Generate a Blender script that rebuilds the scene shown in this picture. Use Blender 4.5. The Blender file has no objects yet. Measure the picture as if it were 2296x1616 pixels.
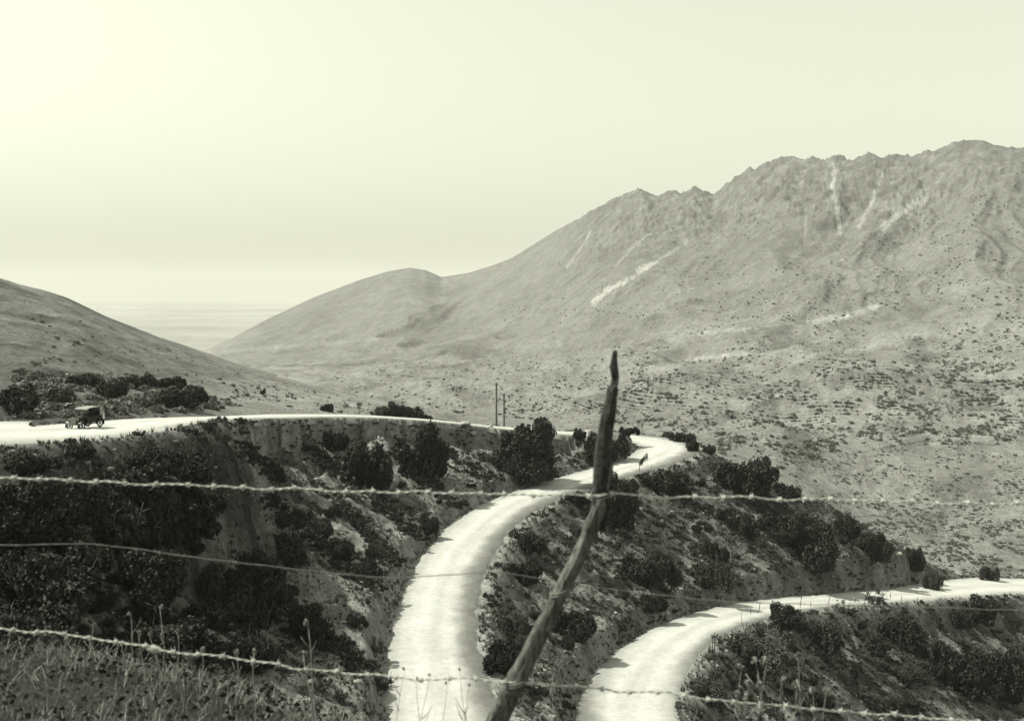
import bpy, math, random
import numpy as np
from mathutils import Vector, Matrix

random.seed(7)
RNG = np.random.default_rng(7)
S = bpy.context.scene
COL = S.collection

# ------------------------------------------------------------------ camera model
F = 2296.0                      # focal length in units of the photograph's 2296-wide copy
CU, CV, HOR = 1148.0, 808.0, 655.0
TH = math.atan((CV - HOR) / F)
CT, ST = math.cos(TH), math.sin(TH)

def P(u, v, D):
    """world point on the sight line of (u, v) at forward distance D"""
    xc = (u - CU) / F; yc = -(v - CV) / F
    dx, dy, dz = xc, CT + yc * ST, -ST + yc * CT
    k = D / dy
    return np.array([dx * k, D, dz * k]) if np.isscalar(D) and np.isscalar(u) and np.isscalar(v) \
        else np.stack(np.broadcast_arrays(dx * k, D + 0 * k, dz * k), -1)

def proj(p):
    x, y, z = p[..., 0], p[..., 1], p[..., 2]
    d = y * CT - z * ST
    return CU + F * x / d, CV - F * (y * ST + z * CT) / d

# ------------------------------------------------------------------ noise
def _h(ix, iy, seed):
    n = (ix.astype(np.int64) * 374761393 + iy.astype(np.int64) * 668265263 + seed * 144269) & 0xFFFFFFFF
    n = ((n ^ (n >> 13)) * 1274126177) & 0xFFFFFFFF
    n = ((n ^ (n >> 16)) * 2246822519) & 0xFFFFFFFF
    return ((n ^ (n >> 15)) & 0xFFFFFF) / float(0xFFFFFF)

def perlin(x, y, seed=0):
    x = np.asarray(x, float); y = np.asarray(y, float)
    ix = np.floor(x); iy = np.floor(y)
    fx = x - ix; fy = y - iy
    def g(a, b):
        t = _h(ix + a, iy + b, seed) * 2 * np.pi
        return np.cos(t) * (fx - a) + np.sin(t) * (fy - b)
    sx = fx * fx * fx * (fx * (fx * 6 - 15) + 10); sy = fy * fy * fy * (fy * (fy * 6 - 15) + 10)
    a = g(0, 0) * (1 - sx) + g(1, 0) * sx
    b = g(0, 1) * (1 - sx) + g(1, 1) * sx
    return (a * (1 - sy) + b * sy) * 1.5

def fbm(x, y, octv=4, seed=0, gain=.5):
    r = 0; a = 1.0; t = 0
    for o in range(octv):
        r = r + a * perlin(x * 2 ** o, y * 2 ** o, seed + o * 17); t += a; a *= gain
    return r / t

def ridged(x, y, octv=4, seed=0):
    r = 0; a = 1.0; t = 0
    for o in range(octv):
        r = r + a * (1 - np.abs(perlin(x * 2 ** o, y * 2 ** o, seed + o * 31)) * 1.6); t += a; a *= .5
    return r / t

def smooth(a, b, x):
    t = np.clip((x - a) / (b - a), 0, 1)
    return t * t * (3 - 2 * t)

# ------------------------------------------------------------------ mesh helpers
def mesh_np(name, V, faces, shade=False, col=None):
    """V (n,3); faces: (m,k) int array"""
    me = bpy.data.meshes.new(name)
    V = np.asarray(V, np.float32); faces = np.asarray(faces, np.int32)
    m, k = faces.shape
    me.vertices.add(len(V)); me.vertices.foreach_set('co', V.ravel())
    me.loops.add(m * k); me.loops.foreach_set('vertex_index', faces.ravel())
    me.polygons.add(m)
    me.polygons.foreach_set('loop_start', np.arange(0, m * k, k, dtype=np.int32))
    if shade: me.polygons.foreach_set('use_smooth', np.ones(m, bool))
    me.update(calc_edges=True)
    if col is not None:
        at = me.color_attributes.new('tone', 'FLOAT_COLOR', 'POINT')
        c = np.ones((len(V), 4), np.float32)
        c[:, :3] = np.asarray(col, np.float32).reshape(-1, 1)
        at.data.foreach_set('color', c.ravel())
    return me

def grid_faces(nr, nc):
    i = np.arange((nr - 1) * (nc - 1)); r = i // (nc - 1); c = i % (nc - 1)
    a = r * nc + c
    return np.stack([a, a + 1, a + nc + 1, a + nc], 1)

class MB:
    """collects tubes, boxes and other shapes (all as quads / padded tris) into one mesh"""
    def __init__(self): self.v = []; self.f = []; self.n = 0
    def add(self, V, Fc):
        V = np.asarray(V, float)
        self.v.append(V)
        self.f += [tuple(int(i) + self.n for i in f) for f in Fc]
        self.n += len(V)
    def tube(self, pts, rad, seg=8, cap=True):
        pts = np.asarray(pts, float); n = len(pts)
        rad = np.broadcast_to(np.asarray(rad, float), (n,))
        T = np.gradient(pts, axis=0); T /= np.linalg.norm(T, axis=1)[:, None] + 1e-9
        up = np.array([0, 0, 1.0]) if abs(T[0][2]) < .9 else np.array([0, 1.0, 0])
        V = []
        N = np.cross(T[0], up); N /= np.linalg.norm(N)
        for i in range(n):
            N = N - T[i] * N.dot(T[i]); N /= np.linalg.norm(N) + 1e-9
            B = np.cross(T[i], N)
            a = np.arange(seg) * 2 * np.pi / seg
            V.append(pts[i] + rad[i] * (np.cos(a)[:, None] * N + np.sin(a)[:, None] * B))
        V = np.concatenate(V)
        fs = []
        for i in range(n - 1):
            for j in range(seg):
                k = (j + 1) % seg
                fs.append((i * seg + j, i * seg + k, (i + 1) * seg + k, (i + 1) * seg + j))
        if cap:
            fs.append(tuple(range(seg - 1, -1, -1))); fs.append(tuple((n - 1) * seg + j for j in range(seg)))
        self.add(V, fs)
    def box(self, c, s, rz=0, ry=0):
        c = np.asarray(c, float); s = np.asarray(s, float) / 2
        V = np.array([[x, y, z] for x in (-1, 1) for y in (-1, 1) for z in (-1, 1)]) * s
        M = np.array(Matrix.Rotation(rz, 3, 'Z') @ Matrix.Rotation(ry, 3, 'Y'))
        V = V @ M.T + c
        self.add(V, [(0, 1, 3, 2), (4, 6, 7, 5), (0, 4, 5, 1), (2, 3, 7, 6), (0, 2, 6, 4), (1, 5, 7, 3)])
    def prism(self, prof, y0, y1):
        """closed profile [(x,z)] extruded along y"""
        n = len(prof)
        V = [(x, y0, z) for x, z in prof] + [(x, y1, z) for x, z in prof]
        fs = [(i, (i + 1) % n, n + (i + 1) % n, n + i) for i in range(n)]
        fs += [tuple(range(n - 1, -1, -1)), tuple(range(n, 2 * n))]
        self.add(V, fs)
    def lathe(self, prof, c=(0, 0, 0), axis='y', seg=24):
        """profile [(r,h)] round an axis"""
        c = np.asarray(c, float); V = []
        for r, h in prof:
            for j in range(seg):
                a = 2 * math.pi * j / seg
                V.append({'y': (r * math.cos(a), h, r * math.sin(a)), 'x': (h, r * math.cos(a), r * math.sin(a)),
                          'z': (r * math.cos(a), r * math.sin(a), h)}[axis])
        fs = []
        for i in range(len(prof) - 1):
            for j in range(seg):
                k = (j + 1) % seg
                fs.append((i * seg + j, i * seg + k, (i + 1) * seg + k, (i + 1) * seg + j))
        self.add(np.array(V) + c, fs)
    def mesh(self, name, smooth_=False, bevel=0):
        me = bpy.data.meshes.new(name)
        me.from_pydata(np.concatenate(self.v).tolist(), [], self.f)
        if smooth_:
            me.polygons.foreach_set('use_smooth', np.ones(len(me.polygons), bool))
        me.update()
        return me

def link(name, me, mat=None, parent=None, loc=None):
    o = bpy.data.objects.new(name, me); COL.objects.link(o)
    if mat is not None and me is not None and not me.materials: me.materials.append(mat)
    if parent: o.parent = parent
    if loc is not None: o.location = loc
    return o

def tag(o, label=None, cat=None, group=None, kind=None):
    if label: o['label'] = label
    if cat: o['category'] = cat
    if group: o['group'] = group
    if kind: o['kind'] = kind
    return o

def empty(name, loc=(0, 0, 0), rz=0):
    o = bpy.data.objects.new(name, None); COL.objects.link(o)
    o.location = loc; o.rotation_euler = (0, 0, rz); o.empty_display_size = .3
    return o

# ------------------------------------------------------------------ materials (all near neutral: the print is toned black and white)
def new_mat(name):
    m = bpy.data.materials.new(name); m.use_nodes = True
    nt = m.node_tree; b = nt.nodes['Principled BSDF']
    b.inputs['Specular IOR Level'].default_value = .15
    return m, nt, b

def g3(v): return (v, v, v * .97, 1)

def mat_plain(name, v, rough=.8, var=.25, scale=8., bump=.0, metal=0.):
    m, nt, b = new_mat(name)
    n = nt.nodes.new('ShaderNodeTexNoise'); n.inputs['Scale'].default_value = scale; n.inputs['Detail'].default_value = 5
    tc = nt.nodes.new('ShaderNodeTexCoord'); nt.links.new(tc.outputs['Object'], n.inputs['Vector'])
    r = nt.nodes.new('ShaderNodeValToRGB')
    r.color_ramp.elements[0].position = .3; r.color_ramp.elements[1].position = .7
    r.color_ramp.elements[0].color = g3(v * (1 - var)); r.color_ramp.elements[1].color = g3(v * (1 + var))
    nt.links.new(n.outputs['Fac'], r.inputs['Fac']); nt.links.new(r.outputs['Color'], b.inputs['Base Color'])
    b.inputs['Roughness'].default_value = rough; b.inputs['Metallic'].default_value = metal
    if bump:
        bp = nt.nodes.new('ShaderNodeBump'); bp.inputs['Strength'].default_value = bump
        nt.links.new(n.outputs['Fac'], bp.inputs['Height']); nt.links.new(bp.outputs['Normal'], b.inputs['Normal'])
    return m

def mat_ground(name, scales, bump_d, lo=.55, hi=1.45, speck=None):
    """tone attribute times procedural mottling, plus bump"""
    m, nt, b = new_mat(name); N = nt.nodes; L = nt.links
    at = N.new('ShaderNodeAttribute'); at.attribute_name = 'tone'
    tc = N.new('ShaderNodeTexCoord')
    cur = at.outputs['Color']; heights = []
    for sc, amt in scales:
        n = N.new('ShaderNodeTexNoise'); n.inputs['Scale'].default_value = sc; n.inputs['Detail'].default_value = 6
        n.inputs['Roughness'].default_value = .65
        L.new(tc.outputs['Object'], n.inputs['Vector'])
        mr = N.new('ShaderNodeMapRange'); mr.inputs[1].default_value = .3; mr.inputs[2].default_value = .7
        mr.inputs[3].default_value = 1 - amt; mr.inputs[4].default_value = 1 + amt
        L.new(n.outputs['Fac'], mr.inputs[0])
        mx = N.new('ShaderNodeMix'); mx.data_type = 'RGBA'; mx.blend_type = 'MULTIPLY'; mx.inputs['Factor'].default_value = 1
        L.new(cur, mx.inputs[6]); L.new(mr.outputs[0], mx.inputs[7]); cur = mx.outputs[2]
        heights.append(n.outputs['Fac'])
    if speck:
        vs, thr, mul = speck
        vo = N.new('ShaderNodeTexVoronoi'); vo.inputs['Scale'].default_value = vs; L.new(tc.outputs['Object'], vo.inputs['Vector'])
        mr = N.new('ShaderNodeMapRange'); mr.inputs[1].default_value = thr; mr.inputs[2].default_value = thr + .12
        mr.inputs[3].default_value = mul; mr.inputs[4].default_value = 1
        L.new(vo.outputs['Distance'], mr.inputs[0])
        mx = N.new('ShaderNodeMix'); mx.data_type = 'RGBA'; mx.blend_type = 'MULTIPLY'; mx.inputs['Factor'].default_value = 1
        L.new(cur, mx.inputs[6]); L.new(mr.outputs[0], mx.inputs[7]); cur = mx.outputs[2]
    L.new(cur, b.inputs['Base Color'])
    b.inputs['Roughness'].default_value = .95; b.inputs['Specular IOR Level'].default_value = .05
    nrm = None
    for hgt, d in zip(heights, bump_d):
        if not d: continue
        bp = N.new('ShaderNodeBump'); bp.inputs['Strength'].default_value = 1; bp.inputs['Distance'].default_value = d
        L.new(hgt, bp.inputs['Height'])
        if nrm: L.new(nrm, bp.inputs['Normal'])
        nrm = bp.outputs['Normal']
    if nrm: L.new(nrm, b.inputs['Normal'])
    return m

def mat_leaf(name, v, var=.5):
    m, nt, b = new_mat(name); N = nt.nodes; L = nt.links
    oi = N.new('ShaderNodeObjectInfo'); ge = N.new('ShaderNodeNewGeometry')
    mr = N.new('ShaderNodeMapRange'); mr.inputs[3].default_value = 1 - var; mr.inputs[4].default_value = 1 + var
    L.new(ge.outputs['Random Per Island'], mr.inputs[0])
    mr2 = N.new('ShaderNodeMapRange'); mr2.inputs[3].default_value = .75; mr2.inputs[4].default_value = 1.3
    L.new(oi.outputs['Random'], mr2.inputs[0])
    mu = N.new('ShaderNodeMath'); mu.operation = 'MULTIPLY'; L.new(mr.outputs[0], mu.inputs[0]); L.new(mr2.outputs[0], mu.inputs[1])
    mx = N.new('ShaderNodeMix'); mx.data_type = 'RGBA'; mx.blend_type = 'MULTIPLY'; mx.inputs['Factor'].default_value = 1
    mx.inputs[6].default_value = g3(v); L.new(mu.outputs[0], mx.inputs[7]); L.new(mx.outputs[2], b.inputs['Base Color'])
    b.inputs['Roughness'].default_value = .7; b.inputs['Specular IOR Level'].default_value = .1
    return m

M_near = mat_ground('bank_soil', [(.12, .22), (.9, .42), (5., .45)], [.0, .25, .07], speck=(2.2, .14, .5))
M_road = mat_ground('dirt_road', [(.25, .08), (1.6, .12), (9., .14)], [0, .05, .02])
M_far = mat_ground('mountain_scrub', [(.006, .14), (.05, .2), (.3, .3)], [0, 4.0, 1.0])
M_hill = mat_ground('hill_scrub', [(.03, .25), (.2, .3), (1.2, .4)], [0, .7, .2])
M_plain = mat_ground('plain_soil', [(.0004, .25), (.002, .25), (.02, .2)], [0, 0, 0])
M_knoll = mat_ground('knoll_soil', [(.8, .3), (6., .35), (40., .3)], [.0, .06, .01])
M_leaf_dark = mat_leaf('leaf_dark', .04)
M_leaf_mid = mat_leaf('leaf_mid', .055)
M_leaf_pale = mat_leaf('leaf_pale', .075)
M_scrub = mat_leaf('far_scrub_leaf', .165)
M_straw = mat_leaf('straw', .24, .65)
M_tuft = mat_leaf('tuft', .11, .7)
M_weed = mat_leaf('weed_leaf', .04)
M_bark = mat_plain('bark', .10, .9, .4, 12)
M_rock = mat_plain('rock', .3, .9, .35, 1.5, .6)
M_stone = mat_leaf('stone', .2, .6)

# ------------------------------------------------------------------ road centre line
ROAD_UV = [(-420, 972, 78, 6), (-250, 968, 78, 6), (-50, 967, 78, 6.2), (90, 965, 79, 6.4), (190, 960, 83, 6.6), (280, 950, 92, 6.2),
           (400, 939, 109, 4.9), (560, 934, 130, 3.9), (680, 931, 143, 3.7), (800, 932, 155, 3.6), (900, 937, 163, 3.6),
           (1000, 945, 170, 3.6), (1130, 959, 178, 3.6), (1240, 968, 184, 3.8), (1330, 974, 189, 4.2), (1410, 980, 191, 4.8),
           (1478, 990, 187, 5.2), (1500, 1008, 179, 5.2), (1445, 1036, 170.5, 4.8), (1350, 1064, 161, 4.3), (1250, 1094, 150.5, 4),
           (1150, 1132, 139, 3.9), (1080, 1182, 126.5, 3.9), (1022, 1255, 113, 3.8), (988, 1338, 100.5, 3.7), (974, 1430, 89, 3.7),
           (985, 1530, 80, 3.9), (1000, 1600, 75, 4.2)]
ROAD_XYZ = [(-4, 70.5, -31.3, 4.4), (.5, 66, -32.1, 4.6), (6.2, 67, -33.1, 4.6), (9.5, 74, -34.3, 4.4)]
ROAD_UV2 = [(1400, 1600, 87, 4.2), (1424, 1530, 96, 4.1), (1478, 1462, 106, 3.8), (1560, 1407, 117, 3.5), (1680, 1369, 130, 3.5),
            (1800, 1351, 142, 3.5), (1920, 1341, 152, 3.5), (2040, 1331, 161, 3.7), (2150, 1318, 171, 4.8), (2260, 1312, 179, 5.3),
            (2400, 1318, 183, 5), (2600, 1330, 183, 5)]
ctrl = [np.append(P(u, v, float(D)), w) for u, v, D, w in ROAD_UV] + [np.array(p, float) for p in ROAD_XYZ] + \
       [np.append(P(u, v, float(D)), w) for u, v, D, w in ROAD_UV2]
ctrl = np.array(ctrl)

def catmull(c, step=.5):
    out = []
    n = len(c)
    for i in range(n - 1):
        p0 = c[max(i - 1, 0)]; p1 = c[i]; p2 = c[i + 1]; p3 = c[min(i + 2, n - 1)]
        m = max(2, int(np.linalg.norm((p2 - p1)[:3]) / step))
        for t in np.linspace(0, 1, m, endpoint=False)[:, None]:
            out.append((.5 * ((2 * p1) + (-p0 + p2) * t + (2 * p0 - 5 * p1 + 4 * p2 - p3) * t ** 2 + (-p0 + 3 * p1 - 3 * p2 + p3) * t ** 3))[None])
    out.append(c[-1:])
    return np.concatenate([o.reshape(1, -1) for o in out])
RC = catmull(ctrl)
for _ in range(6):
    RC[1:-1] = RC[1:-1] * .5 + .25 * (RC[:-2] + RC[2:])
RT = np.gradient(RC[:, :2], axis=0); RT /= np.linalg.norm(RT, axis=1)[:, None]
RN = np.stack([-RT[:, 1], RT[:, 0]], 1)          # to the left of travel
RARC = np.concatenate([[0], np.cumsum(np.linalg.norm(np.diff(RC[:, :2], axis=0), axis=1))])

# ------------------------------------------------------------------ near terrain: multiquadric surface through surveyed points
K = [(-200, 1010, 70), (-200, 1200, 58), (-200, 1450, 46), (-200, 1650, 38),
     (45, 1010, 70), (45, 1150, 62), (45, 1300, 54), (45, 1450, 47), (45, 1620, 40),
     (200, 1040, 74), (200, 1150, 69), (200, 1300, 61), (200, 1450, 53), (200, 1620, 46),
     (350, 1010, 93), (350, 1100, 87), (350, 1250, 75), (350, 1400, 63), (350, 1600, 50),
     (480, 1005, 109), (480, 1100, 99), (480, 1250, 84), (480, 1400, 71), (480, 1600, 56),
     (640, 1600, 61), (780, 1600, 68), (1170, 1580, 80),
     (1640, 1036, 179), (1700, 1070, 177), (1850, 1138, 173), (1980, 1210, 172), (2070, 1270, 172),
     (1600, 1500, 103), (1600, 1620, 92), (1700, 1430, 119), (1700, 1520, 109), (1700, 1620, 99), (1850, 1410, 134), (1850, 1500, 123),
     (1850, 1620, 110), (2000, 1400, 148), (2000, 1500, 137), (2000, 1620, 124), (2240, 1390, 166), (2240, 1500, 150), (2240, 1620, 134),
     (2450, 1420, 168), (2450, 1620, 138)]
KX = [(-7, 156, -25.6), (-11, 159, -23.6), (0, 163, -26.4), (-4, 165, -24.6), (7.5, 169, -27.4), (5, 172, -26), (12, 175, -27.6), (-11, 147, -25), (-15, 150, -22.8), (-6, 143, -27.2),
      (-17, 134, -24), (-21, 138, -21), (-12.5, 130, -27), (-20, 121, -23.6), (-25, 125, -20), (-15, 117, -27),(-3, 14, -9), (4, 14, -9.5), (-12, 18, -9), (-30, 14, -7), (-55, 10, -4), (0, 30, -17), (15, 30, -18), (30, 30, -19), (-18, 32, -17),
      (0, 50, -25), (20, 52, -27), (40, 60, -34), (60, 80, -45), (80, 100, -52), (100, 120, -58), (60, 40, -28), (120, 60, -45), (130, 130, -62),
      (-70, 40, -6), (-78, 60, -7),
      # ground falling away behind the roads and the spur
      (-70, 100, -17), (-55, 104, -17), (-60, 125, -24), (-45, 140, -28), (-32, 160, -34), (-20, 176, -36), (-4, 186, -38), (8, 204, -44), (28, 209, -46),
      (46, 197, -44), (56, 190, -49), (70, 200, -58), (-80, 160, -36), (-82, 90, -13), (-50, 200, -50), (0, 225, -56), (40, 225, -64), (80, 225, -72), (120, 215, -72),
      (-30, 240, -60), (120, 245, -76), (130, 190, -62), (60, 245, -74), (-80, 245, -60), (20, 245, -64)]
pts = [P(u, v, float(D)) for u, v, D in K] + [np.array(p, float) for p in KX]
for i in range(0, len(RC), 14): pts.append(RC[i, :3])
pts = np.array(pts)
CC = 5.0
def _phi(d2): return np.sqrt(d2 + CC * CC)
A = _phi(((pts[:, None, :2] - pts[None, :, :2]) ** 2).sum(-1))
n_ = len(pts)
Q = np.concatenate([np.ones((n_, 1)), pts[:, :2] / 50], 1)
MM = np.block([[A + np.eye(n_) * -.25, Q], [Q.T, np.zeros((3, 3))]])
sol = np.linalg.solve(MM, np.concatenate([pts[:, 2], np.zeros(3)]))
def base_z(X, Y):
    sh = X.shape; x = X.ravel(); y = Y.ravel(); out = np.empty(len(x))
    for i in range(0, len(x), 20000):
        a = x[i:i + 20000]; b = y[i:i + 20000]
        d2 = (a[:, None] - pts[None, :, 0]) ** 2 + (b[:, None] - pts[None, :, 1]) ** 2
        out[i:i + 20000] = _phi(d2) @ sol[:n_] + sol[n_] + sol[n_ + 1] * a / 50 + sol[n_ + 2] * b / 50
    return out.reshape(sh)

STEP = .32
XS = np.arange(-84, 134, STEP); YS = np.arange(9, 246, STEP)
GX, GY = np.meshgrid(XS, YS)
ZB = base_z(GX, GY)

def road_near(X, Y):
    """signed lateral offset, centre z, half width, index of the nearest centre line sample"""
    sh = X.shape; x = X.ravel(); y = Y.ravel()
    idx = np.empty(len(x), int); R2 = RC[::2, :2]
    for i in range(0, len(x), 20000):
        d2 = (x[i:i + 20000, None] - R2[None, :, 0]) ** 2 + (y[i:i + 20000, None] - R2[None, :, 1]) ** 2
        idx[i:i + 20000] = d2.argmin(1) * 2
    dx = x - RC[idx, 0]; dy = y - RC[idx, 1]
    s = dx * RN[idx, 0] + dy * RN[idx, 1]
    d = np.hypot(dx, dy)
    s = np.where(s < 0, -d, d)
    return s.reshape(sh), RC[idx, 2].reshape(sh), RC[idx, 3].reshape(sh), idx.reshape(sh)
RS, RZ, RW, RI = road_near(GX, GY)
AD = np.abs(RS)
arc = RARC[RI]
# noisy terrain
PX = (GX * .93 - GY * .36); QX = (GX * .36 + GY * .93)       # PX runs down the bank, QX across it
wq = fbm(GX / 9, GY / 9, 3, 12) * 1.6
face_ = fbm(GX / 1.3, GY / 1.3, 3, 29)
rel = fbm(GX / 14, GY / 14, 3, 3) * 1.2 + (ridged(QX / 7.0 + wq * .6, PX / 40, 3, 11) - .62) * 2.9 + fbm(GX / 2.2, GY / 2.2, 4, 21) * .34 \
      + fbm(GX / .8, GY / .8, 2, 27) * .24
offr = smooth(0, 4.5, AD - RW)
i_up = np.argmin(np.abs(RC[:, 1] - 186) + (np.arange(len(RC)) > len(RC) * .45) * 999)
offr = np.where((RI >= i_up) & (ZB > RZ), smooth(0, 9, AD - RW), offr)
zt = ZB + rel * offr
# eroded scarp: the ground just below the edge of the upper road drops away in a ragged face
i_up = np.argmin(np.abs(RC[:, 1] - 186) + (np.arange(len(RC)) > len(RC) * .45) * 999)
bite = fbm(arc / 5.0, arc * 0 + 3, 4, 5) * 1.5 + fbm(arc / 1.4, RS / 3, 2, 6) * .7
blend_w = np.where(RS < 0, 1.3, 2.6)                          # right of travel is the valley side on the upper road
upper = (RI < i_up)
lowside = upper & (RS < 0)
edge = np.where(lowside, RW + .75 + bite * 1.25 + .5 * face_, RW + .7 + bite * .35)
cliff = smooth(100, 118, RC[RI, 1])
tdrop = np.where(lowside, smooth(0, 1.1 + 6.5 * (1 - cliff), AD - edge), np.where((zt > RZ) & ~upper, smooth(0, 1.5, AD - edge), smooth(0, 3.4, AD - edge)))
zt = np.where(upper & (RS > 0) & (GY < 182), np.minimum(zt, RZ - .15 - .2 * np.clip(AD - RW, 0, 99)), zt)
scarp = np.where(lowside, -4.2 * cliff * np.exp(-np.clip(AD - edge, 0, 99) / 5.0) * np.clip(1 + 1.7 * fbm(arc / 6, arc * 0, 3, 9), .12, 2.), 0)
mid = (RI >= i_up) & (RI < len(RC) * .66) & (RS < 0)          # cut bank on the hill side of the middle and lower roads
cutup = np.where(~lowside & (zt > RZ), .9 * np.exp(-np.clip(AD - edge, 0, 99) / 2.5) * np.clip((zt - RZ) * .5 + .3, 0, 1) * np.clip(1 + 1.2 * fbm(arc / 5, arc * 0, 3, 10), .1, 2), 0)
zs = zt + scarp + cutup
BRINK = (lowside & (AD - RW < 3.2) & (GY > 104)).astype(float)
zs = np.where(lowside, np.minimum(zs, RZ - .25 - .42 * np.clip(AD - RW - .5, 0, 12) * cliff), zs)
ZT = (RZ - .10) * (1 - tdrop) + zs * tdrop
ZT = np.where(AD < RW + .2, np.minimum(ZT, RZ - .10), ZT)

def samp(grid, x, y):
    fx = np.clip((np.asarray(x, float) - XS[0]) / STEP, 0, len(XS) - 1.001); fy = np.clip((np.asarray(y, float) - YS[0]) / STEP, 0, len(YS) - 1.001)
    ix = fx.astype(int); iy = fy.astype(int); a = fx - ix; b = fy - iy
    return (grid[iy, ix] * (1 - a) + grid[iy, ix + 1] * a) * (1 - b) + (grid[iy + 1, ix] * (1 - a) + grid[iy + 1, ix + 1] * a) * b

def hit(u, v, d0=20., d1=244.):
    D = np.arange(d0, d1, .2)
    p = P(float(u), float(v), D)
    z = samp(ZT, p[:, 0], p[:, 1])
    k = np.argmax(p[:, 2] < z)
    if not (p[k, 2] < z[k]): return None
    return np.array([p[k, 0], p[k, 1], z[k]])

# tone (albedo) of the near ground
gz = np.stack(np.gradient(ZT, STEP), -1); slope = np.hypot(gz[..., 0], gz[..., 1])
tone = .255 + .10 * fbm(GX / 9, GY / 9, 4, 41) + .12 * fbm(QX / 1.6 + wq, PX / 12, 3, 43) + .06 * fbm(GX / 1.1, GY / 1.1, 3, 44)
tone = np.where(tone < .12, .12, tone)
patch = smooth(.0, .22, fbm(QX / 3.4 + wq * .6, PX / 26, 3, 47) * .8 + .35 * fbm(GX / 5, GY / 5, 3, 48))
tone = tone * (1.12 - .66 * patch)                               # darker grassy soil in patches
left_shade = smooth(-18, -25, GX + (GY - 90) * -.12) * smooth(100, 88, GY)
tone = tone * (1 - .75 * left_shade)  # ground darkened to paint in the deep shade of the left hollow
talus = smooth(-38, -30, GX) * smooth(0, -8, GX) * smooth(84, 94, GY) * smooth(165, 145, GY)
tone = tone * (1 + .12 * talus)  # pale scree, lifted further to stand in for sunlight on the bank
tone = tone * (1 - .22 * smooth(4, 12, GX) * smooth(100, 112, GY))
dust = np.exp(-np.clip(AD - RW, 0, 99) / 1.1)
tone = tone * (1 - dust) + .46 * dust
apron = (RI >= i_up) & (RI < len(RC) * .62) & (RS > 0)         # gravel spilled on the valley side of the middle road
gap = np.exp(-np.clip(AD - RW - 1.2, 0, 99) / 2.2) * apron
tone = np.maximum(tone, .36 * gap)
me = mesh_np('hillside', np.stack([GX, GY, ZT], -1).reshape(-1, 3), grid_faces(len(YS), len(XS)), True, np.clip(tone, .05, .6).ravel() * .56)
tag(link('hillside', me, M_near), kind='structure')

# road sheet
LAT = np.concatenate([[-1.22, -1.1], np.linspace(-1, 1, 19), [1.1, 1.22]])
nr = len(RC)
s_ = LAT[None, :] * RC[:, 3:4]
e = .75 * fbm(RARC[:, None] / 3.0, np.sign(LAT)[None, :] * 9 + 0 * RARC[:, None], 4, 61)
s_ = s_ + np.sign(LAT)[None, :] * (np.abs(LAT)[None, :] > .8) * e
rx = RC[:, 0:1] + s_ * RN[:, 0:1]; ry = RC[:, 1:2] + s_ * RN[:, 1:2]
rz = RC[:, 2:3] + .06 * (1 - LAT[None, :] ** 2) + .025 * fbm(rx / 1.5, ry / 1.5, 3, 63) - .05 * np.exp(-((np.abs(LAT[None, :]) - .36) / .09) ** 2)
rz = rz - np.where(np.abs(LAT)[None, :] > 1.15, .9, np.where(np.abs(LAT)[None, :] > 1.05, .16, 0))
rtone = .60 + .06 * np.exp(-((np.abs(LAT[None, :]) - .36) / .13) ** 2) - .05 * np.exp(-(LAT[None, :] / .13) ** 2) \
        - .16 * smooth(.62, 1.0, np.abs(LAT))[None, :] + .05 * fbm(rx / 5, ry / 5, 3, 65) + .06 * fbm(RARC[:, None] / 14, s_ / .55, 3, 66)
mid_ = smooth(i_up - 20, i_up + 30, np.arange(nr)) * smooth(len(RC) * .97, len(RC) * .9, np.arange(nr))
gr_ = smooth(.18, .8, LAT[None, :] + .25 * fbm(rx / 3, ry / 3, 4, 67)) * mid_[:, None] * smooth(len(RC) * .72, len(RC) * .66, np.arange(nr))[:, None]
gl_ = smooth(.45, 1.0, -LAT[None, :] + .25 * fbm(rx / 3, ry / 3, 4, 69)) * smooth(len(RC) * .68, len(RC) * .72, np.arange(nr))[:, None] * smooth(len(RC) * .9, len(RC) * .8, np.arange(nr))[:, None]
rtone = rtone * (1 - .5 * gl_)
rtone = rtone * (1 - .6 * gr_) * (1 + .25 * gr_ * fbm(rx / .7, ry / .7, 3, 68))
me = mesh_np('road', np.stack([rx, ry, rz], -1).reshape(-1, 3), grid_faces(nr, len(LAT)), True, np.where(np.abs(LAT)[None, :] > 1.05, .30, rtone * .72).ravel())
tag(link('road', me, M_road), kind='structure')

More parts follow.
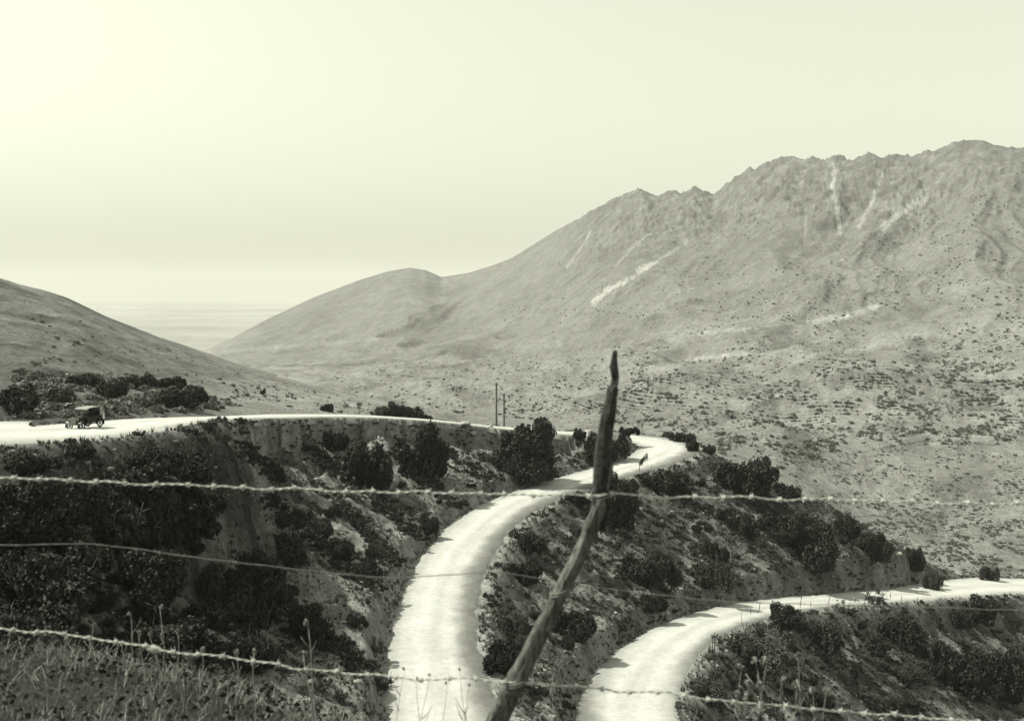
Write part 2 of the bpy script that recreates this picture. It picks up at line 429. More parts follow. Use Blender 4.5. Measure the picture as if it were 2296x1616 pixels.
# ------------------------------------------------------------------ distant terrain (fans of sight lines, real ranges)
SKY = [(-500, 835), (300, 830), (430, 800), (450, 790), (520, 758), (600, 715), (700, 668), (800, 630), (870, 608), (920, 600), (955, 606), (990, 621), (1050, 612),
       (1110, 593), (1150, 577), (1200, 546), (1250, 515), (1300, 487), (1350, 460), (1400, 437), (1440, 423), (1470, 438), (1500, 432), (1560, 421),
       (1600, 437), (1640, 405), (1680, 378), (1720, 365), (1750, 351), (1800, 356), (1870, 349), (1900, 356), (1950, 345), (2000, 350), (2060, 346),
       (2100, 334), (2150, 318), (2200, 317), (2250, 328), (2330, 335), (2450, 300), (2800, 340)]
COLS = {
    -500: [(300, 1100), (500, 960), (1000, 890), (1800, 850), (2400, 835)],
    300: [(300, 1060), (500, 930), (1000, 870), (1800, 830), (2400, 825)],
    450: [(320, 1020), (500, 920), (900, 850), (1600, 806), (2250, 790)],
    600: [(320, 1010), (480, 925), (800, 862), (1200, 825), (1700, 803), (2000, 794), (2180, 758), (2350, 715)],
    800: [(300, 1010), (420, 930), (620, 888), (900, 850), (1300, 815), (1800, 790), (2100, 715), (2350, 630)],
    1000: [(280, 1020), (420, 932), (600, 893), (850, 853), (1200, 812), (1650, 765), (2050, 680), (2300, 618)],
    1200: [(250, 1060), (340, 962), (480, 914), (650, 872), (900, 826), (1300, 765), (1700, 670), (2100, 546)],
    1400: [(225, 1120), (310, 980), (420, 921), (560, 868), (750, 816), (1050, 745), (1400, 635), (1650, 540), (1900, 437)],
    1600: [(215, 1200), (300, 1010), (400, 935), (520, 880), (680, 820), (900, 742), (1200, 640), (1500, 535), (1750, 437)],
    1750: [(210, 1290), (270, 1115), (330, 1015), (420, 940), (540, 868), (700, 788), (900, 700), (1200, 565), (1450, 440), (1620, 351)],
    1900: [(210, 1370), (265, 1205), (320, 1085), (385, 1000), (470, 920), (580, 848), (740, 758), (950, 658), (1200, 535), (1500, 356)],
    2100: [(210, 1420), (255, 1265), (310, 1135), (370, 1032), (450, 940), (550, 858), (680, 770), (850, 678), (1050, 570), (1370, 334)],
    2250: [(210, 1430), (250, 1290), (300, 1155), (360, 1042), (440, 940), (540, 850), (660, 760), (800, 665), (1000, 535), (1300, 328)],
    2800: [(210, 1430), (250, 1290), (300, 1165), (360, 1050), (440, 945), (540, 850), (660, 755), (800, 655), (1000, 520), (1250, 340)],
}
def fan(cols, sky, us, nt):
    ks = sorted(cols)
    T = np.linspace(0, 1, nt)
    VV = []; DD = []
    for k in ks:
        d = np.array([c[0] for c in cols[k]], float); v = np.array([c[1] for c in cols[k]], float)
        ld = np.log(d); D = np.exp(ld[0] + (ld[-1] - ld[0]) * T)
        # smoothed interpolation of v over log D
        vi = np.interp(np.log(D), ld, v)
        w = max(3, nt // 18)
        for _ in range(3):
            pad = np.concatenate([2 * vi[0] - vi[1:w + 1][::-1], vi, 2 * vi[-1] - vi[-w - 1:-1][::-1]])
            vi = np.convolve(pad, np.ones(2 * w + 1) / (2 * w + 1), 'valid')
        VV.append(vi); DD.append(D)
    VV = np.array(VV); DD = np.array(DD); ks = np.array(ks, float)
    Vg = np.empty((nt, len(us))); Dg = np.empty((nt, len(us)))
    # smooth blend between columns
    ui = np.interp(us, ks, np.arange(len(ks)))
    for it in range(nt):
        a = np.interp(us, ks, VV[:, it]); b = np.interp(us, ks, DD[:, it])
        w = 25
        for arr, out in ((a, Vg), (b, Dg)):
            pad = np.concatenate([np.full(w, arr[0]), arr, np.full(w, arr[-1])])
            for _ in range(2):
                pad = np.concatenate([np.full(w, pad[0]), np.convolve(pad, np.ones(2 * w + 1) / (2 * w + 1), 'valid'), np.full(w, pad[-1])])
            out[it] = pad[w:-w]
    sk = np.interp(us, [s[0] for s in sky], [s[1] for s in sky])
    off = sk - Vg[-1]; du = us[1] - us[0]
    def blur(a, px):
        w = int(px / du)
        for _ in range(3):
            a = np.convolve(np.concatenate([np.full(w, a[0]), a, np.full(w, a[-1])]), np.ones(2 * w + 1) / (2 * w + 1), 'valid')
        return a
    o1 = blur(off, 110); o2 = blur(off, 36); o3 = blur(off, 10)
    Vg = Vg + o1[None, :] * smooth(.35, 1, T)[:, None] + (o2 - o1)[None, :] * smooth(.62, 1, T)[:, None] \
        + (o3 - o2)[None, :] * smooth(.82, 1, T)[:, None] + (off - o3)[None, :] * smooth(.93, 1, T)[:, None]
    return Vg, Dg, T

US = np.arange(-480, 2790, 3.2); NT = 400
Vg, Dg, T = fan(COLS, SKY, US, NT)
G = P(US[None, :] + 0 * Vg, Vg, Dg)
Tg = T[:, None] + 0 * Vg
X, Y, Z = G[..., 0], G[..., 1], G[..., 2]
# how steep the smooth flank is decides how far it is gullied
mtn = smooth(.62, .86, Tg) * smooth(430, 700, US)[None, :]
crag = smooth(.86, .97, Tg) * smooth(1150, 1450, US)[None, :] * (1 - .5 * smooth(2080, 2200, US))[None, :]
fan_ = smooth(.25, .5, Tg)
# gullies follow the flank: noise stretched along the range
lg = np.log(np.maximum(Dg, 1))
wob = fbm(X / 320, Y / 320, 3, 71)
gul = ridged(US[None, :] / 190 + (1 - Tg) * 1.7 + wob * 1.3, lg * 1.6, 4, 73) - .55
gul2 = ridged(US[None, :] / 60 + (1 - Tg) * 2.6 + wob * 2.2, lg * 5, 3, 79) - .55
gul3 = ridged(US[None, :] / 330 + (1 - Tg) * 1.5 + wob * .7, lg * .9 + 4, 2, 75) - .55
dz = (gul * 19 + gul3 * 16) * mtn * smooth(1.0, .9, Tg) + gul2 * 2.6 * mtn * (.3 + smooth(-.1, .4, fbm(X / 200, Y / 200, 2, 87)))
dz += (ridged(X / 90, Y / 90, 4, 83) - .6) * 10 * fan_ * (1 - mtn) + fbm(X / 300, Y / 300, 3, 85) * 8 * fan_ * (1 - mtn)
# arroyos and low spurs on the valley floor, running down to the left
arr_ = ridged((X * .45 + Y * .9) / 150 + wob * .6, (X * .9 - Y * .45) / 700, 3, 89) - .6
dz += arr_ * 26 * smooth(.12, .3, Tg) * (1 - mtn) * smooth(650, 1100, US)[None, :]
dz += fbm(X / 26, Y / 26, 3, 91) * 1.5 * smooth(.1, .4, Tg)
dz += (ridged(X / 46, Y / 46, 4, 95) - .55) * 23 * crag + (ridged(X / 15, Y / 15, 3, 97) - .55) * 9 * crag
# small bluff of bare earth over an arroyo
bl = np.exp(-((US[None, :] - 1445) / 60) ** 2 - ((Vg - 850) / 22) ** 2)
dz += bl * 6 - np.exp(-((US[None, :] - 1448) / 9) ** 2 - ((Vg - 868) / 22) ** 2) * 1 - np.exp(-((US[None, :] - 1475) / 8) ** 2 - ((Vg - 845) / 20) ** 2) * 1
dome = np.exp(-((US[None, :] - 1035) / 70) ** 2 - ((Vg - 800) / 24) ** 2); dz += dome * 11
k2 = np.exp(-((US[None, :] - 1950) / 120) ** 2 - ((Vg - 900) / 50) ** 2); dz += k2 * 9
k3 = np.exp(-((US[None, :] - 1650) / 110) ** 2 - ((Vg - 800) / 22) ** 2); dz += k3 * 8
edge_t = smooth(1.0, .93, Tg)
keep = np.where(crag > .3, .45, .12)
dz = dz * (edge_t + (1 - edge_t) * keep)
Z = Z + dz
# back side so that the range has depth
nb = 10; bt = np.linspace(.03, .35, nb)[:, None]
XB = X[-1] * (1 + bt); YB = Y[-1] * (1 + bt); ZBk = Z[-1] - (bt * Y[-1]) * (.35 + .5 * bt)
ZBk = np.maximum(ZBk, -150)
XA = np.concatenate([X, XB]); YA = np.concatenate([Y, YB]); ZA = np.concatenate([Z, ZBk])
FU, FV = proj(np.stack([X, Y, Z], -1))
# tone of the far slopes
ft = .30 + .05 * fbm(X / 120, Y / 120, 4, 101) + .035 * fbm(X / 30, Y / 30, 3, 103)
ft = ft - .035 * mtn + .02 * smooth(.1, .0, mtn)
ft = ft * (1 - .22 * dome) * (1 - .32 * smooth(.1, .4, fbm(US[None, :] / 130 + lg * 1.5, lg * 6, 3, 105)) * (1 - mtn))
ft = ft + crag * .10 * smooth(.0, .3, fbm(X / 18, Y / 18, 3, 107)) - crag * .05
def streak(pts_, w, amt):
    global ft
    for (u0, v0), (u1, v1) in zip(pts_[:-1], pts_[1:]):
        du, dv = u1 - u0, v1 - v0; Ls = math.hypot(du, dv)
        t = np.clip(((FU - u0) * du + (FV - v0) * dv) / Ls ** 2, 0, 1)
        d = np.hypot(FU - u0 - t * du, FV - v0 - t * dv)
        wn = w * np.clip(.75 + 1.5 * fbm(FU / 8, FV / 8, 4, int(u0) % 97), 0.02, 2)
        m = smooth(wn, wn * .4, d)
        ft = ft * (1 - m) + (ft + amt) * m
# bare scree runs and pale tracks; dark streaks below partly paint gully shade
streak([(1330, 678), (1365, 648), (1400, 632)], 9, .26); streak([(1400, 632), (1450, 602), (1475, 585)], 6, .2); streak([(1430, 606), (1460, 590)], 8, .2)
streak([(1270, 600), (1300, 560), (1325, 520)], 4, .13); streak([(1380, 595), (1420, 555), (1460, 520)], 4, .13); streak([(1480, 580), (1540, 545)], 4, .12)
streak([(1884, 520), (1878, 470), (1866, 415), (1872, 375)], 11, .20); streak([(1925, 510), (1955, 455), (1978, 395)], 8, .16); streak([(1975, 512), (2030, 470), (2075, 445)], 11, .20)
streak([(1885, 585), (1960, 520)], 4, .1); streak([(1805, 540), (1808, 470)], 4, .1)
streak([(1810, 722), (1900, 708), (1965, 688)], 10, .19); streak([(1580, 745), (1700, 735)], 5, .14); streak([(1560, 805), (1690, 790)], 6, .17)
streak([(1700, 893), (1760, 885)], 5, .2); streak([(1820, 850), (1870, 832)], 10, .10); streak([(1240, 948), (1330, 930), (1420, 915)], 6, .08)
streak([(975, 918), (1040, 905), (1120, 895)], 3, .12); streak([(1215, 925), (1320, 905)], 5, .1); streak([(1440, 830), (1500, 822)], 12, .10)
streak([(460, 790), (620, 778), (760, 768), (850, 758)], 7, .06)
streak([(1446, 890), (1452, 868), (1458, 845)], 5, -.11); streak([(1480, 862), (1492, 838)], 4, -.08)  # shade of the gullies in the bluff, painted as dark streaks
streak([(1900, 1020), (2000, 1000), (2080, 988), (2240, 998)], 3, -.12)
streak([(1880, 1160), (1960, 1155), (2050, 1168)], 4, -.1); streak([(1890, 1195), (1960, 1180)], 6, .12)
streak([(1300, 962), (1500, 932), (1640, 905)], 10, -.05); streak([(1531, 957), (1640, 930), (1737, 894)], 13, -.07); streak([(815, 861), (900, 835), (998, 790)], 3, -.07)  # dark bands painting the shaded sides of low spurs and arroyos
streak([(1480, 870), (1600, 838), (1760, 815)], 6, -.05); streak([(700, 826), (900, 806), (1080, 782)], 4, -.04); streak([(1250, 905), (1400, 872)], 5, -.05); streak([(1900, 800), (2100, 760)], 10, -.05)
ft = np.clip(ft, .07, .62) * .58
ftA = np.concatenate([ft, np.repeat(ft[-1:], nb, 0)])
me = mesh_np('mountain', np.stack([XA, YA, ZA], -1).reshape(-1, 3), grid_faces(NT + nb, len(US)), True, ftA.ravel())
tag(link('mountain', me, M_far), kind='structure')

# ------------------------------------------------------------------ hill on the left, beyond the upper road
SKY2 = [(-700, 400), (-400, 505), (-150, 585), (0, 622), (45, 637), (100, 652), (150, 668), (200, 692), (260, 718), (320, 742), (380, 762), (440, 783), (480, 797),
        (560, 824), (650, 846), (730, 866), (800, 884), (900, 909), (960, 926), (1050, 956), (1200, 1000)]
COLS2 = {
    -700: [(82, 990), (92, 960), (130, 850), (260, 400)], -400: [(84, 985), (92, 955), (120, 890), (160, 780), (270, 505)],
    -50: [(86, 985), (92, 947), (115, 890), (155, 790), (210, 700), (270, 610)],
    150: [(90, 975), (96, 940), (118, 888), (160, 800), (220, 725), (285, 668)],
    300: [(104, 960), (110, 927), (130, 892), (170, 830), (235, 775), (315, 735)],
    480: [(124, 955), (131, 924), (152, 900), (200, 862), (275, 828), (385, 797)],
    650: [(142, 955), (148, 926), (175, 905), (230, 882), (315, 862), (440, 846)],
    800: [(160, 960), (166, 930), (190, 920), (245, 908), (325, 896), (440, 884)],
    950: [(172, 985), (178, 950), (200, 945), (245, 938), (315, 930), (420, 924)],
    1200: [(192, 1030), (198, 1020), (216, 1020), (260, 1012), (310, 1006), (380, 1000)],
}
US2 = np.arange(-680, 1190, 3.2); NT2 = 220
V2, D2, T2 = fan(COLS2, SKY2, US2, NT2)
G2 = P(US2[None, :] + 0 * V2, V2, D2)
X2, Y2, Z2 = G2[..., 0], G2[..., 1], G2[..., 2]
T2g = T2[:, None] + 0 * V2
Z2 = Z2 + (fbm(X2 / 30, Y2 / 30, 4, 121) * 2.6 + fbm(X2 / 5, Y2 / 5, 3, 125) * .5) * smooth(.05, .45, T2g) * (.25 + .75 * smooth(1, .85, T2g))
XB2 = X2[-1] * (1 + bt); YB2 = Y2[-1] * (1 + bt); ZB2 = np.maximum(Z2[-1] - bt * Y2[-1] * (.5 + bt), -140)
HU, HV = proj(np.stack([X2, Y2, Z2], -1))
ht = .235 + .06 * fbm(X2 / 30, Y2 / 30, 4, 131) + .05 * fbm(X2 / 7, Y2 / 7, 3, 133)
ht = ht * (1 - .4 * smooth(.0, .3, fbm(X2 / 16, Y2 / 16, 4, 135)) * smooth(450, 100, US2)[None, :]) + .05 * smooth(420, 700, US2)[None, :]
mtk = np.exp(-((HV - np.interp(HU, [600, 690, 740, 800], [838, 856, 866, 880])) / 2.2) ** 2) * (HU > 620) * (HU < 745)
ht = ht * (1 - .25 * smooth(480, 200, US2)[None, :] * smooth(.45, .2, T2g))
ht = ht * (1 - .38 * smooth(520, 60, US2)[None, :] * smooth(.9, .3, T2g))
ht = np.clip(ht + mtk * .22, .06, .6) * .60
htA = np.concatenate([ht, np.repeat(ht[-1:], nb, 0)])
me = mesh_np('hill', np.stack([np.concatenate([X2, XB2]), np.concatenate([Y2, YB2]), np.concatenate([Z2, ZB2])], -1).reshape(-1, 3),
             grid_faces(NT2 + nb, len(US2)), True, htA.ravel())
tag(link('hill', me, M_hill), kind='structure')

# ------------------------------------------------------------------ the plain below, out to the horizon
ZP = -141.0
py = np.concatenate([np.linspace(200, 3000, 60), np.geomspace(3050, 24000, 90)])
px = np.linspace(-1, 1, 120)
PYg = py[:, None] + 0 * px[None, :]; PXg = px[None, :] * (400 + PYg * .66)
pt = .30 + .05 * fbm(PXg / 900, PYg / 1500, 4, 141) + .04 * fbm(PXg / 3200, PYg / 1100, 3, 143)
me = mesh_np('plain', np.stack([PXg, PYg, ZP + fbm(PXg / 700, PYg / 900, 3, 145) * 4 - smooth(1500, 600, PYg) * 60], -1).reshape(-1, 3), grid_faces(len(py), len(px)), True, np.clip(pt, .08, .6).ravel() * .95)
tag(link('plain', me, M_plain), kind='structure')

exec_after = []

# ------------------------------------------------------------------ foliage
def leaf_tris(C, size, up=0.2, rng=RNG, aspect=1.7):
    """one little leaf-like quad per centre"""
    n = len(C)
    nrm = rng.normal(size=(n, 3)); nrm[:, 2] += up; nrm /= np.linalg.norm(nrm, axis=1)[:, None]
    t = rng.normal(size=(n, 3)); t -= nrm * (t * nrm).sum(1)[:, None]; t /= np.linalg.norm(t, axis=1)[:, None]
    b = np.cross(nrm, t)
    s = (size * rng.uniform(.6, 1.35, n))[:, None]
    V = np.stack([C - t * s * aspect * .5, C + b * s * .5 + nrm * s * .12, C + t * s * aspect * .5, C - b * s * .5 + nrm * s * .12], 1)
    return V.reshape(-1, 3)

def quads(n): return np.arange(n * 4).reshape(-1, 4)

def crown_mesh(name, rng, clumps, per, leaf, flat=1.0, gap=.0, lean=0.):
    """clumps: (x,y,z,r). leaves thickest on each clump's shell"""
    Cs = []
    for x, y, z, r in clumps:
        n = int(per * r * r * 12)
        d = rng.normal(size=(n, 3)); d /= np.linalg.norm(d, axis=1)[:, None]
        rr = r * rng.uniform(.35, 1.08, n) ** .55
        w = 1 + .35 * perlin(d[:, 0] * 2 + x * 5, d[:, 1] * 2 + d[:, 2] * 3 + z * 5, 7)
        p = d * (rr * w)[:, None]; p[:, 2] *= flat
        Cs.append(p + np.array([x, y, z]))
    C = np.concatenate(Cs); C = C[C[:, 2] > .015]
    C[:, 0] += lean * C[:, 2]
    return mesh_np(name, leaf_tris(C, leaf, .3, rng), quads(len(C)))

def stems_mesh(name, rng, n, h, spread, r0=.03, trunk=None):
    mb = MB()
    if trunk:
        mb.tube([(0, 0, -.25), (.01, .0, trunk * .5), (.0, .02, trunk)], [r0 * 2.3, r0 * 1.8, r0 * 1.3], 8)
    for k in range(n):
        a = 2 * math.pi * (k + rng.uniform(-.3, .3)) / n
        z0 = (trunk * .75 if trunk else -.18)
        ex, ey, ez = math.cos(a) * spread * rng.uniform(.6, 1.1), math.sin(a) * spread * rng.uniform(.6, 1.1), h * rng.uniform(.6, 1.0)
        p1 = np.array([0, 0, z0]); p3 = np.array([ex, ey, ez]); p2 = p1 * .5 + p3 * .5 + rng.normal(size=3) * .08 + np.array([0, 0, .03])
        mb.tube([p1, p2, p3], [r0, r0 * .7, r0 * .25], 5)
        for q in range(2):
            e_ = p2 + (p3 - p2) * rng.uniform(.2, .7); t_ = e_ + rng.normal(size=3) * spread * .28 + np.array([0, 0, .12 * h])
            mb.tube([e_, (e_ + t_) / 2 + rng.normal(size=3) * .02, t_], [r0 * .4, r0 * .3, r0 * .12], 4)
    return mb.mesh(name, True)

def dome_clumps(rng, n, hh=.8, r=(.2, .36), base=.14):
    """several uneven limbs, each carrying a cluster of leaf clumps"""
    out = []; nl = int(rng.integers(5, 8))
    for l in range(nl):
        a = 2 * math.pi * (l + rng.uniform(-.35, .35)) / nl; reach = rng.uniform(.42, 1.0); top = rng.uniform(.35, 1.0) * hh * (1.15 - .5 * reach)
        for k in range(max(3, n // nl)):
            f = rng.uniform(.35, 1.0)
            out.append((math.cos(a) * reach * f + rng.normal() * .13, math.sin(a) * reach * f + rng.normal() * .13,
                        base * .6 + max(.03, top * (f if k % 2 else rng.uniform(.2, 1)) + rng.normal() * .08), rng.uniform(*r) * (1.1 - .3 * f)))
    out.append((rng.normal() * .1, rng.normal() * .1, .32 * hh, .38))
    return out

def variants():
    d = {}
    for i in range(4):                       # dense rounded bush, radius about 1, height about 1
        rng = np.random.default_rng(100 + i)
        d[f'round{i}'] = (crown_mesh('foliage', rng, dome_clumps(rng, 34 + 4 * i, 1.0, (.1, .34)), 560, .058), stems_mesh('stem', rng, 7, .8, .6), M_leaf_dark)
    for i in range(3):                       # open thin shrub
        rng = np.random.default_rng(200 + i)
        d[f'loose{i}'] = (crown_mesh('foliage', rng, dome_clumps(rng, 24, 1.15, (.07, .2), .2)[:-1], 420, .045), stems_mesh('stem', rng, 12, 1.1, .75, .022), M_leaf_mid)
    for i in range(3):                       # low spreading clump
        rng = np.random.default_rng(300 + i)
        d[f'low{i}'] = (crown_mesh('foliage', rng, [(a[0] * 1.05, a[1] * 1.05, a[2] * .6, a[3]) for a in dome_clumps(rng, 32, .75, (.09, .3), .1)], 560, .052), stems_mesh('stem', rng, 8, .5, .7), M_leaf_dark)
    for i in range(3):                       # grey green scrub
        rng = np.random.default_rng(400 + i)
        d[f'pale{i}'] = (crown_mesh('foliage', rng, dome_clumps(rng, 36, 1.0, (.08, .27), .15), 900, .036), stems_mesh('stem', rng, 10, .95, .7, .022), M_leaf_pale)
    for i in range(2):                       # small tree: trunk, limbs, lobed crown
        rng = np.random.default_rng(500 + i)
        cl = []
        for k in range(30):
            a = rng.uniform(0, 2 * np.pi); z = rng.uniform(.28, 1.0); R = .62 * math.sin(min(1, (1.12 - z) / .75) * 1.55) + .08
            q = rng.uniform(.45, 1.0) * R
            cl.append((math.cos(a) * q, math.sin(a) * q, z * 1.25, rng.uniform(.13, .25)))
        cl += [(0, 0, .6, .45), (0.05, 0, .9, .35)]
        if i == 0:
            cl = []
            for cx, top, R_ in ((-.2, 1.32, .46), (.3, 1.16, .44), (.05, .75, .68)):
                for k in range(15):
                    a = rng.uniform(0, 2 * np.pi); z = rng.uniform(.18, top); q = R_ * rng.uniform(.4, 1) * math.sqrt(max(.05, 1 - (z / top) ** 2.6)) + .04
                    cl.append((cx + math.cos(a) * q, math.sin(a) * q, z, rng.uniform(.12, .25)))
                cl.append((cx, 0, top * .5, .4))
        d[f'tree{i}'] = (crown_mesh('crown', rng, cl, 1500, .042), stems_mesh('trunk', rng, 9, 1.1, .42, .03, .38), M_leaf_dark)
    rng = np.random.default_rng(600)         # little wind-bent sapling
    cl = [(.12 + .62 * t + rng.normal() * .1, rng.normal() * .14, .62 + .62 * t - .35 * t * rng.uniform(0, 1), rng.uniform(.1, .19)) for t in np.linspace(0, 1, 16)]
    mb = MB(); mb.tube([(0, 0, -.3), (-.04, 0, .25), (.06, 0, .6), (.3, 0, .95), (.62, 0, 1.2)], [.05, .042, .036, .022, .01], 7)
    for q in range(9):
        t = rng.uniform(.3, 1); e_ = np.array([.06 + .5 * t, 0, .55 + .6 * t]); tp = e_ + np.array([rng.uniform(.1, .3), rng.normal() * .15, rng.uniform(-.1, .18)])
        mb.tube([e_, (e_ + tp) / 2, tp], [.014, .01, .005], 4)
    d['sapling0'] = (crown_mesh('crown', rng, cl, 190, .05), mb.mesh('trunk', True), M_leaf_pale)
    return d
VAR = variants()
PLANTS = []
def plant(var, pos, wid, hei, label, cat='bush', group=None, name='bush', parts=True, rz=None, sink=.06):
    fol, stem, lm = VAR[var]
    top = empty(name, (float(pos[0]), float(pos[1]), float(pos[2]) - sink * hei), random.uniform(0, 6.28) if rz is None else rz)
    k = 1.0 if not var.startswith('tree') else .72
    zt_ = {'round': 1.0, 'loose': 1.3, 'low': .62, 'pale': 1.12, 'tree': 1.42, 'sapling': 1.25}[var.rstrip('0123456789')]
    top.scale = (wid / 2 / k * random.uniform(.9, 1.15), wid / 2 / k * random.uniform(.9, 1.15), hei / zt_)
    tag(top, label, cat, group)
    c = link(fol.name.split('.')[0], fol, lm, top)
    s = link(stem.name.split('.')[0], stem, M_bark, top)
    PLANTS.append((pos[0], pos[1], wid))
    return top

def plant_px(u, v, w, h, var, label, **kw):
    p = hit(u, v)
    if p is None: print('MISS', u, v, label); return None
    m = p[1] / F
    return plant(var, p, w * m, h * m, label, **kw)

